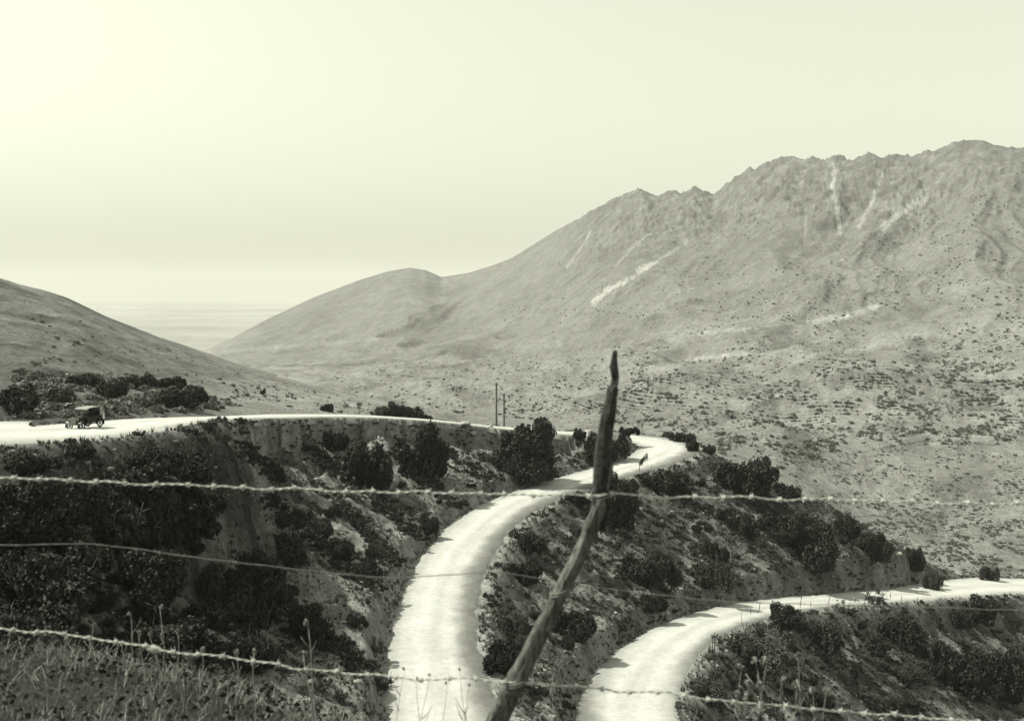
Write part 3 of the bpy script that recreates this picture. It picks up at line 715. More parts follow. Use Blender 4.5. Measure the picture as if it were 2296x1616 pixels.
# --- big and recognisable plants: (u, v of the foot, width, height in the 2296 copy, kind, label)
BIG = [
    (1185, 1072, 140, 152, 'tree0', 'tall dense dark tree on the bank between the upper and middle roads', 'tree', 'tree'),
    (1350, 1030, 100, 72, 'round1', 'dark bush half hidden by the fence post at the hairpin', 'bush', 'bush'),
    (1296, 985, 36, 26, 'round2', 'small dark bush on the crest between the tall tree and the hairpin', 'bush', 'bush'),
    (828, 1090, 165, 120, 'round0', 'broad dark bush in the middle of the bank under the upper road', 'bush', 'bush'),
    (958, 1068, 118, 108, 'round3', 'dark bush below the bare patch of bank, left of the tall tree', 'bush', 'bush'),
    (735, 1010, 90, 50, 'low1', 'low dark bush close under the upper road edge, above the broad bush', 'bush', 'bush'),
    (648, 1266, 104, 76, 'round2', 'rounded dark bush alone on the pale talus', 'bush', 'bush'),
    (672, 1168, 62, 34, 'low0', 'low dark clump highest in the slanting row on the pale talus', 'bush', 'bush'),
    (722, 1208, 70, 44, 'low2', 'low dark bush second from the top in the slanting row on the talus', 'bush', 'bush'),
    (770, 1250, 74, 50, 'round1', 'dark bush third from the top in the slanting row on the talus', 'bush', 'bush'),
    (822, 1298, 64, 44, 'low1', 'dark bush lowest in the slanting row on the talus', 'bush', 'bush'),
    (958, 1196, 56, 50, 'round0', 'dark bush crowding the left edge of the middle road', 'bush', 'bush'),
    (1150, 1062, 60, 40, 'low0', 'low bush at the foot of the tall tree', 'bush', 'bush'),
    (590, 1400, 160, 150, 'round3', 'large dark bush low on the talus above the foreground grass', 'bush', 'bush'),
    (700, 1440, 120, 90, 'round2', 'dark bush at the bottom of the talus gully', 'bush', 'bush'),
    (840, 1470, 60, 70, 'loose0', 'thin shrub at the left edge of the middle road near its lower end', 'bush', 'bush'),
    (855, 1545, 60, 60, 'loose1', 'thin shrub beside the lower end of the middle road, nearest the fence', 'bush', 'bush'),
    (1434, 1058, 44, 44, 'sapling0', 'little wind bent sapling on the inner edge of the hairpin', 'tree', 'sapling'),
    (1488, 1100, 150, 56, 'low1', 'low wide dark thicket under the sapling', 'bush', 'bush'),
    (1400, 1098, 60, 26, 'low2', 'low scrub along the road edge right of the fence post', 'bush', 'bush'),
    (1680, 1108, 142, 98, 'round0', 'large dark rounded bush on the spur skyline', 'bush', 'bush'),
    (1768, 1118, 80, 40, 'low0', 'low dark bush joined to the large bush on the spur skyline', 'bush', 'bush'),
    (1555, 1012, 30, 26, 'round3', 'small round bush on the outer shoulder of the hairpin', 'bush', 'bush'),
    (1590, 1018, 32, 24, 'low0', 'small low bush beyond the shoulder of the hairpin', 'bush', 'bush'),
    (1666, 1195, 84, 56, 'low1', 'dark bush in the middle of the spur below the large skyline bush', 'bush', 'bush'),
    (1760, 1210, 104, 70, 'round1', 'dark bush with a deep shadow high on the spur', 'bush', 'bush'),
    (1836, 1278, 150, 104, 'round2', 'broad dark bush low on the spur above the lower road', 'bush', 'bush'),
    (1905, 1200, 86, 50, 'low2', 'spreading bush on the falling skyline of the spur', 'bush', 'bush'),
    (1960, 1262, 80, 56, 'round3', 'dark bush near the tail of the spur', 'bush', 'bush'),
    (2050, 1282, 52, 64, 'round0', 'upright dark bush on the tip of the spur', 'bush', 'bush'),
    (2092, 1322, 50, 40, 'low0', 'low dark bush at the tip of the spur beside the lower road', 'bush', 'bush'),
    (1585, 1312, 110, 66, 'low2', 'wide dark bush just above the cut of the lower road', 'bush', 'bush'),
    (1450, 1318, 120, 86, 'round1', 'dense dark bush on the spur right of the leaning post', 'bush', 'bush'),
    (1378, 1180, 110, 110, 'round3', 'tall dark bush directly behind the bend of the fence post', 'bush', 'bush'),
    (1456, 1368, 84, 40, 'low1', 'low bush overhanging the lower road cut', 'bush', 'bush'),
    (1180, 1305, 92, 62, 'round0', 'dark bush on the outer bank of the middle road', 'bush', 'bush'),
    (1186, 1232, 92, 50, 'low2', 'low dark bush below the bend of the middle road', 'bush', 'bush'),
    (1300, 1130, 60, 34, 'low0', 'low bush on the outer edge of the middle road by the post', 'bush', 'bush'),
    (1132, 1508, 104, 80, 'round2', 'dark bush left of the foot of the leaning post', 'bush', 'bush'),
    (1290, 1425, 90, 72, 'round1', 'dark bush close right of the leaning lower part of the post', 'bush', 'bush'),
    (1690, 1490, 180, 116, 'pale0', 'large grey brush heap below the bend of the lower road', 'bush', 'bush'),
    (1590, 1572, 120, 78, 'pale1', 'grey rounded brush at the bottom, right of the lower road', 'bush', 'bush'),
    (1758, 1408, 96, 52, 'round3', 'dark bush on the outer edge of the lower road', 'bush', 'bush'),
    (1846, 1448, 110, 60, 'low1', 'low dark bush on the slope under the lower road', 'bush', 'bush'),
    (1965, 1358, 66, 50, 'loose2', 'thin leafy bush rising against the lower road', 'bush', 'bush'),
    (1890, 1372, 56, 34, 'loose0', 'small thin bush against the lower road', 'bush', 'bush'),
    (2010, 1430, 120, 56, 'low0', 'dark spreading bush under the far end of the lower road', 'bush', 'bush'),
    (2185, 1395, 110, 60, 'round2', 'dark bush at the right end of the lower road', 'bush', 'bush'),
    (2215, 1300, 40, 40, 'round1', 'round dark bush beyond the far bend of the lower road', 'bush', 'bush'),
    (2150, 1545, 150, 120, 'round0', 'large dark thicket at the bottom right of the slope', 'bush', 'bush'),
    (2250, 1570, 120, 110, 'round3', 'dark bush at the lower right corner', 'bush', 'bush'),
    (2030, 1520, 120, 60, 'pale2', 'grey scrub clump on the slope left of the large thicket', 'bush', 'bush'),
    # the shaded thicket filling the left
    (120, 1140, 190, 105, 'round1', 'big dark bush below the road under the car', 'bush', 'bush'),
    (300, 1130, 200, 105, 'round0', 'big dark bush under the road edge right of the car', 'bush', 'bush'),
    (430, 1095, 160, 84, 'round2', 'dark bush hugging the scarp at the start of the bank', 'bush', 'bush'),
    (60, 1240, 220, 140, 'round3', 'massive dark bush at the left edge above the middle wire', 'bush', 'bush'),
    (260, 1230, 220, 140, 'round1', 'massive dark bush in the shaded hollow above the middle wire', 'bush', 'bush'),
    (425, 1215, 150, 120, 'round0', 'dark bush at the edge of the shade beside the pale talus', 'bush', 'bush'),
    (150, 1370, 240, 150, 'round2', 'massive dark bush at the left under the middle wire', 'bush', 'bush'),
    (340, 1360, 180, 120, 'round3', 'dark bush in the shaded hollow under the middle wire', 'bush', 'bush'),
    (470, 1330, 120, 80, 'low1', 'low dark bush at the foot of the shade by the talus', 'bush', 'bush'),
    (60, 1480, 220, 130, 'round0', 'dark bush behind the dry grass at the left edge', 'bush', 'bush'),
    (330, 1490, 230, 120, 'round1', 'dark bush behind the dry grass, under the lowest wire', 'bush', 'bush'),
    (560, 1500, 150, 90, 'low0', 'low dark bush beyond the end of the dry grass', 'bush', 'bush'),
    (186, 1024, 96, 34, 'low2', 'low dark bush at the road edge just below the car', 'bush', 'bush'),
    (60, 1054, 130, 44, 'low1', 'low dark bush at the road edge left of the car', 'bush', 'bush'),
    (320, 1044, 110, 36, 'low0', 'low dark bush on the sandy shoulder right of the car', 'bush', 'bush'),
    (312, 976, 34, 20, 'loose1', 'little loose bush on the road verge right of the car', 'bush', 'bush'),
    (538, 952, 32, 17, 'low1', 'little low bush on the brink of the upper road', 'bush', 'bush'),
    (468, 966, 26, 12, 'low0', 'tiny bush on the brink of the upper road left of the little low one', 'bush', 'bush'),
]
for u, v, w, h, var, lab, cat, nm in BIG:
    plant_px(u, v, w, h, var, lab, cat=cat, name=nm, rz=0. if var == 'sapling0' else None)

# plants on the left hill and behind the roads (stand on the hill surface)
def on_fan(FUa, FVa, Xa, Ya, Za, us, u, v):
    ci = int(np.clip(round((u - us[0]) / (us[1] - us[0])), 0, len(us) - 1))
    col = FVa[:, ci]
    k = np.nonzero(col <= v)[0]
    if len(k) == 0: return None
    k = k[0]
    return np.array([Xa[k, ci], Ya[k, ci], Za[k, ci]])
HILLBIG = [
    (52, 928, 120, 70, 'round2', 'dark thicket on the hill behind the road, left of the car'),
    (130, 905, 80, 40, 'low1', 'low dark bush on the hill above and left of the car'),
    (250, 892, 110, 44, 'low0', 'dark spreading bush on the hill just above the car'),
    (335, 914, 90, 52, 'loose1', 'leafy bush behind the upper road right of the car'),
    (398, 914, 110, 62, 'round0', 'tallest dark bush behind the upper road'),
    (448, 912, 50, 36, 'round3', 'small dark bush at the right end of the row behind the upper road'),
    (295, 868, 80, 34, 'low2', 'dark bush on the hill above the row behind the road'),
    (370, 872, 70, 30, 'round1', 'dark bush on the hill above the tallest roadside bush'),
    (192, 862, 90, 30, 'low1', 'faint dark clump on the hill left of the road row'),
    (730, 922, 40, 20, 'low0', 'small dark bush beyond the straight of the upper road'),
    (590, 886, 12, 16, 'round1', 'small upright bush on the pale slope above the upper road'),
    (845, 938, 44, 34, 'loose2', 'leafy bush beyond the road, left end of its clump'),
    (880, 940, 64, 42, 'round2', 'largest bush of the clump beyond the upper road'),
    (925, 940, 64, 36, 'round0', 'dark bush right in the clump beyond the upper road'),
    (955, 946, 34, 22, 'low2', 'low bush at the right end of the clump beyond the upper road'),
]
for u, v, w, h, var, lab in HILLBIG:
    p = on_fan(HU, HV, X2, Y2, Z2, US2, u, v)
    if p is None: p = hit(u, v)
    if p is None: print('MISS', lab); continue
    m = p[1] / F
    plant(var, p, w * m, h * m, lab)
for u, v, w, h, var, lab in [(1410, 972, 44, 24, 'round1', 'dark bush behind the far edge of the hairpin'),
                             (1540, 985, 70, 26, 'low0', 'long low thicket beyond the outer edge of the hairpin'),
                             (1495, 974, 40, 16, 'low2', 'small low bush behind the hairpin, right of the post')]:
    p = hit(u, v + 6)
    if p is not None:
        m = p[1] / F; plant(var, p, w * m, h * m, lab)

# --- scattered shrubs on the banks, in named zones
def inpoly(u, v, poly):
    r = False; j = len(poly) - 1
    for i in range(len(poly)):
        (x1, y1), (x2, y2) = poly[i], poly[j]
        if (y1 > v) != (y2 > v) and u < (x2 - x1) * (v - y1) / (y2 - y1) + x1: r = not r
        j = i
    return r
ZONES = [
    ([(520, 990), (1000, 990), (1120, 1060), (990, 1170), (900, 1330), (850, 1480), (760, 1500), (520, 1180)], 34, (16, 46), ['low0', 'low1', 'low2', 'round1', 'loose0', 'pale0'],
     'small scrub bush scattered on the lit bank under the upper road', 'scrub on the bank under the upper road'),
    ([(50, 1090), (440, 1070), (480, 1180), (600, 1500), (50, 1560)], 60, (50, 140), ['round0', 'round1', 'round2', 'round3', 'low1', 'low0'],
     'dark bush crowded in the shaded hollow at the left', 'bushes crowded in the shaded hollow'),
    ([(1200, 1180), (1420, 1090), (1640, 1060), (1800, 1140), (2050, 1300), (1700, 1325), (1450, 1400), (1290, 1520), (1180, 1540), (1120, 1420)], 60, (16, 60), ['low0', 'low1', 'low2', 'round1', 'round2', 'loose1', 'pale1'],
     'small dark scrub bush scattered on the spur between the middle and lower roads', 'scrub on the spur'),
    ([(1620, 1440), (1800, 1390), (2200, 1370), (2290, 1600), (1600, 1600)], 40, (24, 80), ['low0', 'low1', 'round2', 'loose2', 'pale0', 'pale2'],
     'scrub bush scattered on the slope below the lower road', 'scrub below the lower road'),
    ([(1250, 970), (1330, 980), (1330, 1040), (1240, 1060)], 4, (14, 26), ['low0', 'pale1'],
     'tiny shrub on the pale bank right of the tall tree', 'shrubs right of the tall tree'),
]
for poly, n, (w0, w1), vs, lab, grp in ZONES:
    us = [p[0] for p in poly]; vs_ = [p[1] for p in poly]; got = 0; tries = 0
    while got < n and tries < 4000:
        tries += 1
        u = random.uniform(min(us), max(us)); v = random.uniform(min(vs_), max(vs_))
        if not inpoly(u, v, poly): continue
        p = hit(u, v)
        if p is None: continue
        if samp(AD - RW, p[0], p[1]) < 1.6 + w0 * .03: continue
        w = w0 + (w1 - w0) * random.random() ** 2
        plant(random.choice(vs), p, w * p[1] / F, w * random.uniform(.45, .75) * p[1] / F, lab, group=grp); got += 1

# ------------------------------------------------------------------ far scrub: the larger bushes as things, the rest one mass
blobs = []
for i in range(6):
    rng = np.random.default_rng(700 + i)
    c = [(rng.normal() * .42, rng.normal() * .42, rng.uniform(.25, .65), rng.uniform(.3, .5)) for _ in range(6)]
    blobs.append(crown_mesh('far_bush_crown', rng, c, 34, .26))
def fan_pick(n, poly, rngsz, src):
    FUa, FVa, Xa, Ya, Za, us = src
    out = []; us_ = [p[0] for p in poly]; vs_ = [p[1] for p in poly]
    cu = RNG.uniform(min(us_), max(us_), n * 4); cv = RNG.uniform(min(vs_), max(vs_), n * 4)
    den = fbm(cu / 70, cv / 30, 3, 151)
    for u, v, dn in zip(cu, cv, den):
        if len(out) >= n: break
        if not inpoly(u, v, poly) or RNG.random() > .5 + dn * 1.7: continue
        p = on_fan(FUa, FVa, Xa, Ya, Za, us, u, v)
        if p is None: continue
        s = (rngsz[0] + (rngsz[1] - rngsz[0]) * RNG.random() ** 5) * .52
        out.append((p, s, s * F / p[1]))
    return out
SM = (FU, FV, X, Y, Z, US); SH = (HU, HV, X2, Y2, Z2, US2)
far = []
far += fan_pick(3000, [(1560, 1000), (1700, 900), (1900, 790), (2100, 740), (2300, 690), (2300, 1000), (1950, 1000), (1720, 1060)], (1.0, 4.2), SM)
far += fan_pick(700, [(1900, 850), (2300, 720), (2300, 980), (1950, 980)], (1.2, 4.6), SM)
far += fan_pick(1400, [(1750, 1060), (1950, 1000), (2300, 1000), (2300, 1300), (2100, 1290), (1900, 1170)], (.7, 2.4), SM)
far += fan_pick(900, [(1900, 1130), (2300, 1120), (2300, 1300), (2100, 1300)], (.7, 2.6), SM)
far += fan_pick(1800, [(1400, 980), (1400, 840), (1700, 760), (2000, 690), (1900, 800), (1650, 930), (1560, 1000)], (1.0, 3.6), SM)
far += fan_pick(1800, [(700, 900), (760, 830), (1100, 800), (1500, 760), (1500, 850), (1400, 960), (1000, 930)], (1.0, 3.6), SM)
far += fan_pick(1400, [(1500, 760), (1750, 560), (2280, 420), (2300, 690), (2000, 700)], (1.6, 5.0), SM)
far += fan_pick(840, [(1000, 760), (1300, 560), (1700, 450), (1750, 560), (1500, 740)], (1.8, 4.8), SM)
hillf = fan_pick(300, [(60, 930), (60, 700), (250, 730), (480, 805), (900, 915), (900, 935), (480, 915)], (.5, 2.2), SH)
hillf += fan_pick(520, [(30, 940), (30, 830), (200, 846), (480, 888), (500, 918), (250, 935)], (1.0, 3.4), SH)
hillf += fan_pick(240, [(480, 910), (560, 840), (800, 895), (950, 935), (900, 935)], (.4, 1.4), SH)
far.sort(key=lambda t: -t[2]); hillf.sort(key=lambda t: -t[2])
def lone(p, s, lab, grp):
    o = link('bush', random.choice(blobs), M_scrub, None, (p[0], p[1], p[2] - .12 * s))
    o.scale = (s * .62, s * .62, s * .62); o.rotation_euler = (0, 0, random.uniform(0, 6.28))
    tag(o, lab, 'bush', grp)
for p, s, q in far[:40]: lone(p, s, 'lone dark bush dotting the pale far side of the valley', 'bushes dotting the far valley side')
for p, s, q in hillf[:24]: lone(p, s, 'small dark bush dotting the grassy hill beyond the upper road', 'bushes dotting the left hill')
def mass(name, lst, label):
    Vs = []
    base = [np.empty(len(b.vertices) * 3, np.float32) for b in blobs]
    for b, a in zip(blobs, base): b.vertices.foreach_get('co', a)
    base = [a.reshape(-1, 3) for a in base]
    for i, (p, s, q) in enumerate(lst):
        b = base[i % len(base)]; a = random.uniform(0, 6.28); c, sn = math.cos(a), math.sin(a)
        R = np.array([[c, -sn, 0], [sn, c, 0], [0, 0, 1]])
        Vs.append((b @ R.T) * (s * .62) + np.array([p[0], p[1], p[2] - .12 * s]))
    Vv = np.concatenate(Vs)
    o = link(name, mesh_np(name, Vv, quads(len(Vv) // 4)), M_scrub)
    tag(o, label, 'scrub', kind='stuff')
mass('valley_scrub', far[40:], 'speckle of countless small bushes over the far valley and mountain')
mass('hill_scrub', hillf[24:], 'speckle of small bushes over the left hill')

# ------------------------------------------------------------------ grass tufts, stones (uncountable)
def bank_points(n, poly):
    us = [p[0] for p in poly]; vs_ = [p[1] for p in poly]; out = []
    cu = RNG.uniform(-84, 134, n * 14); cy = RNG.uniform(40, 200, n * 14)
    cz = samp(ZT, cu, cy); a = samp(AD - RW, cu, cy)
    ok = (a > .3) & (samp(BRINK, cu, cy) < .5)
    dn = fbm(cu / 5, cy / 5, 3, 161)
    ok &= RNG.random(len(cu)) < np.clip(.5 + dn * 1.5, .05, 1)
    uu, vv = proj(np.stack([cu, cy, cz], -1))
    ok &= (uu > min(us)) & (uu < max(us)) & (vv > min(vs_)) & (vv < max(vs_))
    k = np.nonzero(ok)[0][:n]
    return np.stack([cu[k], cy[k], cz[k]], 1)
gp = bank_points(36000, [(-60, 940), (2360, 1640)])
nb_ = 9
base = np.repeat(gp, nb_, 0); n = len(base)
ang = RNG.uniform(0, 6.28, n); lean = RNG.uniform(.15, .75, n); hgt = np.repeat(RNG.uniform(.14, .55, len(gp)), nb_) * RNG.uniform(.6, 1.1, n)
d = np.stack([np.cos(ang) * lean, np.sin(ang) * lean, np.ones(n)], 1) * hgt[:, None]
sd = np.stack([-np.sin(ang), np.cos(ang), 0 * ang], 1) * .035
off = np.stack([np.cos(ang), np.sin(ang), 0 * ang], 1) * .06
V = np.stack([base + off - sd, base + off + sd, base + off + d * .6 + sd * .8, base + off + d], 1).reshape(-1, 3)
o = link('dry_grass', mesh_np('dry_grass', V, quads(n)), M_tuft); tag(o, 'dry grass tufts growing all over the road banks', 'grass', kind='stuff')

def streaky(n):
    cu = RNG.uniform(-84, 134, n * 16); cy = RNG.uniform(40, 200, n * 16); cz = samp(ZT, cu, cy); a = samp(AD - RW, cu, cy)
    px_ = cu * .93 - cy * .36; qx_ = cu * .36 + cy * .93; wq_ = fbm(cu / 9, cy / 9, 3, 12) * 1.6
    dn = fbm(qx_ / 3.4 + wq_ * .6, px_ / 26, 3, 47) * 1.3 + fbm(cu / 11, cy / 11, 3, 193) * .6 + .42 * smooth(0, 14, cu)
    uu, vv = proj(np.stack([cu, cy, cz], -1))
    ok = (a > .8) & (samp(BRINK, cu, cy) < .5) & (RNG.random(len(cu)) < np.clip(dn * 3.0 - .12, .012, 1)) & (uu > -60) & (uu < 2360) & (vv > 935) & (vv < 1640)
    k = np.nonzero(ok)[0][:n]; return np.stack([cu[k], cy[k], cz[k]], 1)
cov = []
for i in range(6):
    rng = np.random.default_rng(900 + i)
    c = [(rng.normal() * .45, rng.normal() * .45, rng.uniform(.1, .5), rng.uniform(.18, .42)) for _ in range(5)]
    m_ = crown_mesh('low_scrub_clump', rng, c, 62, .17); a_ = np.empty(len(m_.vertices) * 3, np.float32); m_.vertices.foreach_get('co', a_); cov.append(a_.reshape(-1, 3))
Vs = []
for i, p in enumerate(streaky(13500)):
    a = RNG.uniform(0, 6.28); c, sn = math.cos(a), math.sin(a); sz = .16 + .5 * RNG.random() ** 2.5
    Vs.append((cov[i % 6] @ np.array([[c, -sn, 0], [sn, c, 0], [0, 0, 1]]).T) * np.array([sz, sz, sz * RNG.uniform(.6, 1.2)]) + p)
# brush growing in slanting runs down the bank
for (u0, v0), (u1, v1), n_b, wd in (((596, 1118), (700, 1210), 110, 11), ((700, 1210), (852, 1325), 150, 13), ((690, 1000), (800, 1090), 130, 13), ((850, 1120), (985, 1240), 150, 12),
                                    ((540, 1250), (700, 1400), 150, 16), ((700, 1400), (830, 1510), 120, 13), ((940, 1075), (1050, 1150), 100, 10), ((560, 1010), (640, 1090), 90, 12),
                                    ((1000, 1010), (1110, 1085), 110, 10), ((880, 1010), (960, 1080), 90, 10), ((760, 1130), (905, 1280), 120, 8)):
    for i in range(n_b):
        t = RNG.random(); u = u0 + (u1 - u0) * t + RNG.normal() * wd; v = v0 + (v1 - v0) * t + RNG.normal() * wd * .6
        p = hit(u, v, 60.)
        if p is None or samp(AD - RW, p[0], p[1]) < 1.2 or samp(BRINK, p[0], p[1]) > .5: continue
        a = RNG.uniform(0, 6.28); c, sn = math.cos(a), math.sin(a); sz = .2 + .55 * RNG.random() ** 2
        Vs.append((cov[i % 6] @ np.array([[c, -sn, 0], [sn, c, 0], [0, 0, 1]]).T) * np.array([sz, sz, sz * RNG.uniform(.7, 1.3)]) + p)
# brush hanging in clumps on the broken face under the upper road
m_ = np.nonzero((BRINK > .5).ravel() & (ZT.ravel() < RZ.ravel() - .35))[0]
kk = RNG.choice(m_, 5200)
cl_n = fbm(arc.ravel()[kk] / 4.5, arc.ravel()[kk] * 0 + 5, 3, 195)
kk = kk[RNG.random(len(kk)) < np.clip(.30 + cl_n * 2.2, .02, 1)]
for i, q in enumerate(kk):
    a = RNG.uniform(0, 6.28); c, sn = math.cos(a), math.sin(a); sz = RNG.uniform(.16, .42)
    Vs.append((cov[i % 6] @ np.array([[c, -sn, 0], [sn, c, 0], [0, 0, 1]]).T) * np.array([sz, sz, sz * .8]) + np.array([GX.ravel()[q], GY.ravel()[q], ZT.ravel()[q] - .12]))
Vs = np.concatenate(Vs)
o = link('low_scrub', mesh_np('low_scrub', Vs, quads(len(Vs) // 4)), M_leaf_mid); tag(o, 'low dark ground cover growing in streaks down the banks', 'scrub', kind='stuff')

rock_base = []
for i in range(5):
    rng = np.random.default_rng(800 + i)
    a = np.array([(x, y, z) for x in (-1, 1) for y in (-1, 1) for z in (-1, 1)], float) * rng.uniform(.5, 1, (8, 3)) * np.array([1, .8, .6])
    rock_base.append(a)
rf = np.array([(0, 1, 3, 2), (4, 6, 7, 5), (0, 4, 5, 1), (2, 3, 7, 6), (0, 2, 6, 4), (1, 5, 7, 3)])
rp = bank_points(15000, [(-60, 950), (2360, 1640)])
Vs, Fs = [], []
for i, p in enumerate(rp):
    s = .05 + .30 * RNG.random() ** 5; a = RNG.uniform(0, 6.28); c, sn = math.cos(a), math.sin(a)
    R = np.array([[c, -sn, 0], [sn, c, 0], [0, 0, 1]])
    Vs.append(rock_base[i % 5] @ R.T * s + p); Fs.append(rf + 8 * i)
o = link('loose_rock', mesh_np('loose_rock', np.concatenate(Vs), np.concatenate(Fs)), M_stone); tag(o, 'loose stones littering the road banks', 'stones', kind='stuff')

# boulders that can be told apart
def boulder(u, v, w, lab, seed, h=.8):
    p = hit(u, v)
    if p is None: return
    rng = np.random.default_rng(seed)
    n1, n2 = 18, 12; V = []
    for i in range(n2 + 1):
        for j in range(n1):
            a = 2 * math.pi * j / n1; b = math.pi * i / n2
            V.append((math.sin(b) * math.cos(a), math.sin(b) * math.sin(a), math.cos(b)))
    V = np.array(V)
    # cut by random planes for facets
    for _ in range(14):
        nn = rng.normal(size=3); nn /= np.linalg.norm(nn); dd = rng.uniform(.55, .85)
        k = V @ nn - dd; V = V - np.clip(k, 0, None)[:, None] * nn
    V[:, 2] *= h
    fs = [(i * n1 + j, i * n1 + (j + 1) % n1, (i + 1) * n1 + (j + 1) % n1, (i + 1) * n1 + j) for i in range(n2) for j in range(n1)]
    me = mesh_np('boulder', V * w * p[1] / F / 2, fs)
    o = link('boulder', me, M_rock, None, (p[0], p[1], p[2] + w * p[1] / F * .15)); o.rotation_euler = (0, 0, rng.uniform(0, 6))
    tag(o, lab, 'rock')
boulder(1246, 972, 12, 'pale boulder on the crest right of the tall tree', 1); boulder(1290, 972, 16, 'pale blocky boulder on the crest beside the small bush', 2)
boulder(1318, 974, 24, 'largest pale boulder on the crest, left of the post', 3); boulder(1046, 958, 26, 'pale rock ledge breaking the bank under the upper road', 4, .5)
boulder(1062, 985, 20, 'pale rock below the ledge on the bank', 5, .6); boulder(1100, 958, 14, 'pale rock at the road edge near the utility poles', 6)
boulder(1016, 1048, 14, 'pale rock left of the bare patch on the bank', 7); boulder(2010, 1248, 26, 'pale rock outcrop on the tail of the spur', 8, .6)
boulder(1990, 1240, 18, 'smaller pale rock beside the outcrop on the spur tail', 9, .6); boulder(1495, 1380, 16, 'dark rock lying at the edge of the lower road', 10, .5)

# ------------------------------------------------------------------ utility poles
M_pole = mat_plain('pole_wood', .07, .9, .3, 6)
M_glass = mat_plain('insulator_glass', .2, .3, .1, 4)
def utility_pole(p, h, lab):
    o = empty('utility_pole', tuple(p)); tag(o, lab, 'utility pole', 'pairs of utility poles')
    mb = MB(); mb.tube([(0, 0, -.8), (.02, 0, h * .5), (0, 0, h)], [.24, .21, .17], 10); link('pole', mb.mesh('pole', True), M_pole, o)
    ca = MB(); ca.box((0, -.16, h - .35), (.9, .1, .11)); c = link('crossarm', ca.mesh('crossarm'), M_pole, o)
    for sx in (-.36, .36):
        ins = MB(); ins.lathe([(.0, .17), (.035, .16), (.05, .1), (.035, .05), (.02, 0)], (sx, -.16, h - .29), 'z', 10); link('insulator', ins.mesh('insulator', True), M_glass, c)
    return o
def pole_at(u, vt, vb, D, lab):
    b = P(float(u), float(vb), float(D)); t = P(float(u), float(vt), float(D))
    z = samp(ZT, b[0], b[1]) if D < 240 else b[2]
    zz = min(b[2], float(z))
    utility_pole((b[0], b[1], zz), t[2] - zz, lab)
pole_at(1113, 858, 957, 196, 'taller utility pole beyond the upper road, left of the pair by the tall tree')
pole_at(1130, 882, 958, 207, 'shorter utility pole beyond the upper road, right of the pair by the tall tree')
for u, vt, D, lab in ((1025.5, 863, 660, 'tiny far utility pole down the valley, left of the distant pair'), (1032.5, 862, 680, 'tiny far utility pole down the valley, right of the distant pair')):
    p = on_fan(FU, FV, X, Y, Z, US, u, 879)
    utility_pole(p, max(4., (879 - vt) * p[1] / F), lab)

# stakes along the outer edge of the lower road
M_stake = mat_plain('stake_wood', .06, .9, .3, 9)
for k, (u, vb, vt, ln) in enumerate([(1683, 1378, 1366, 0), (1700, 1375, 1351, 4), (1735, 1363, 1345, 0), (1765, 1370, 1352, 1), (1793, 1364, 1337, 4), (1818, 1362, 1348, 0),
                                     (1856, 1358, 1338, 4), (1916, 1352, 1338, 3), (1938, 1356, 1332, 2), (1996, 1342, 1328, 1), (2020, 1350, 1334, 2), (2055, 1350, 1338, 2),
                                     (1597, 1466, 1425, 0), (1602, 1462, 1415, 0), (1590, 1478, 1462, -1), (1575, 1488, 1472, -1), (1567, 1494, 1480, 0)]):
    p = hit(u, vb)
    if p is None: continue
    m = p[1] / F
    mb = MB(); h = (vb - vt) * m; a = ln * m
    mb.tube([(0, 0, -.3), (a * .5 + .01, 0, h * .5), (a, 0, h * .97), (a, 0, h)], [.05, .045, .04, .015], 7)
    o = link('stake', mb.mesh('stake', True), M_stake, None, tuple(p))
    tag(o, 'thin wooden stake along the outer edge of the lower road' if k < 12 else 'thin wooden stake beside the grey brush at the bend of the lower road', 'stake',
        'stakes along the lower road' if k < 12 else 'stakes by the grey brush')

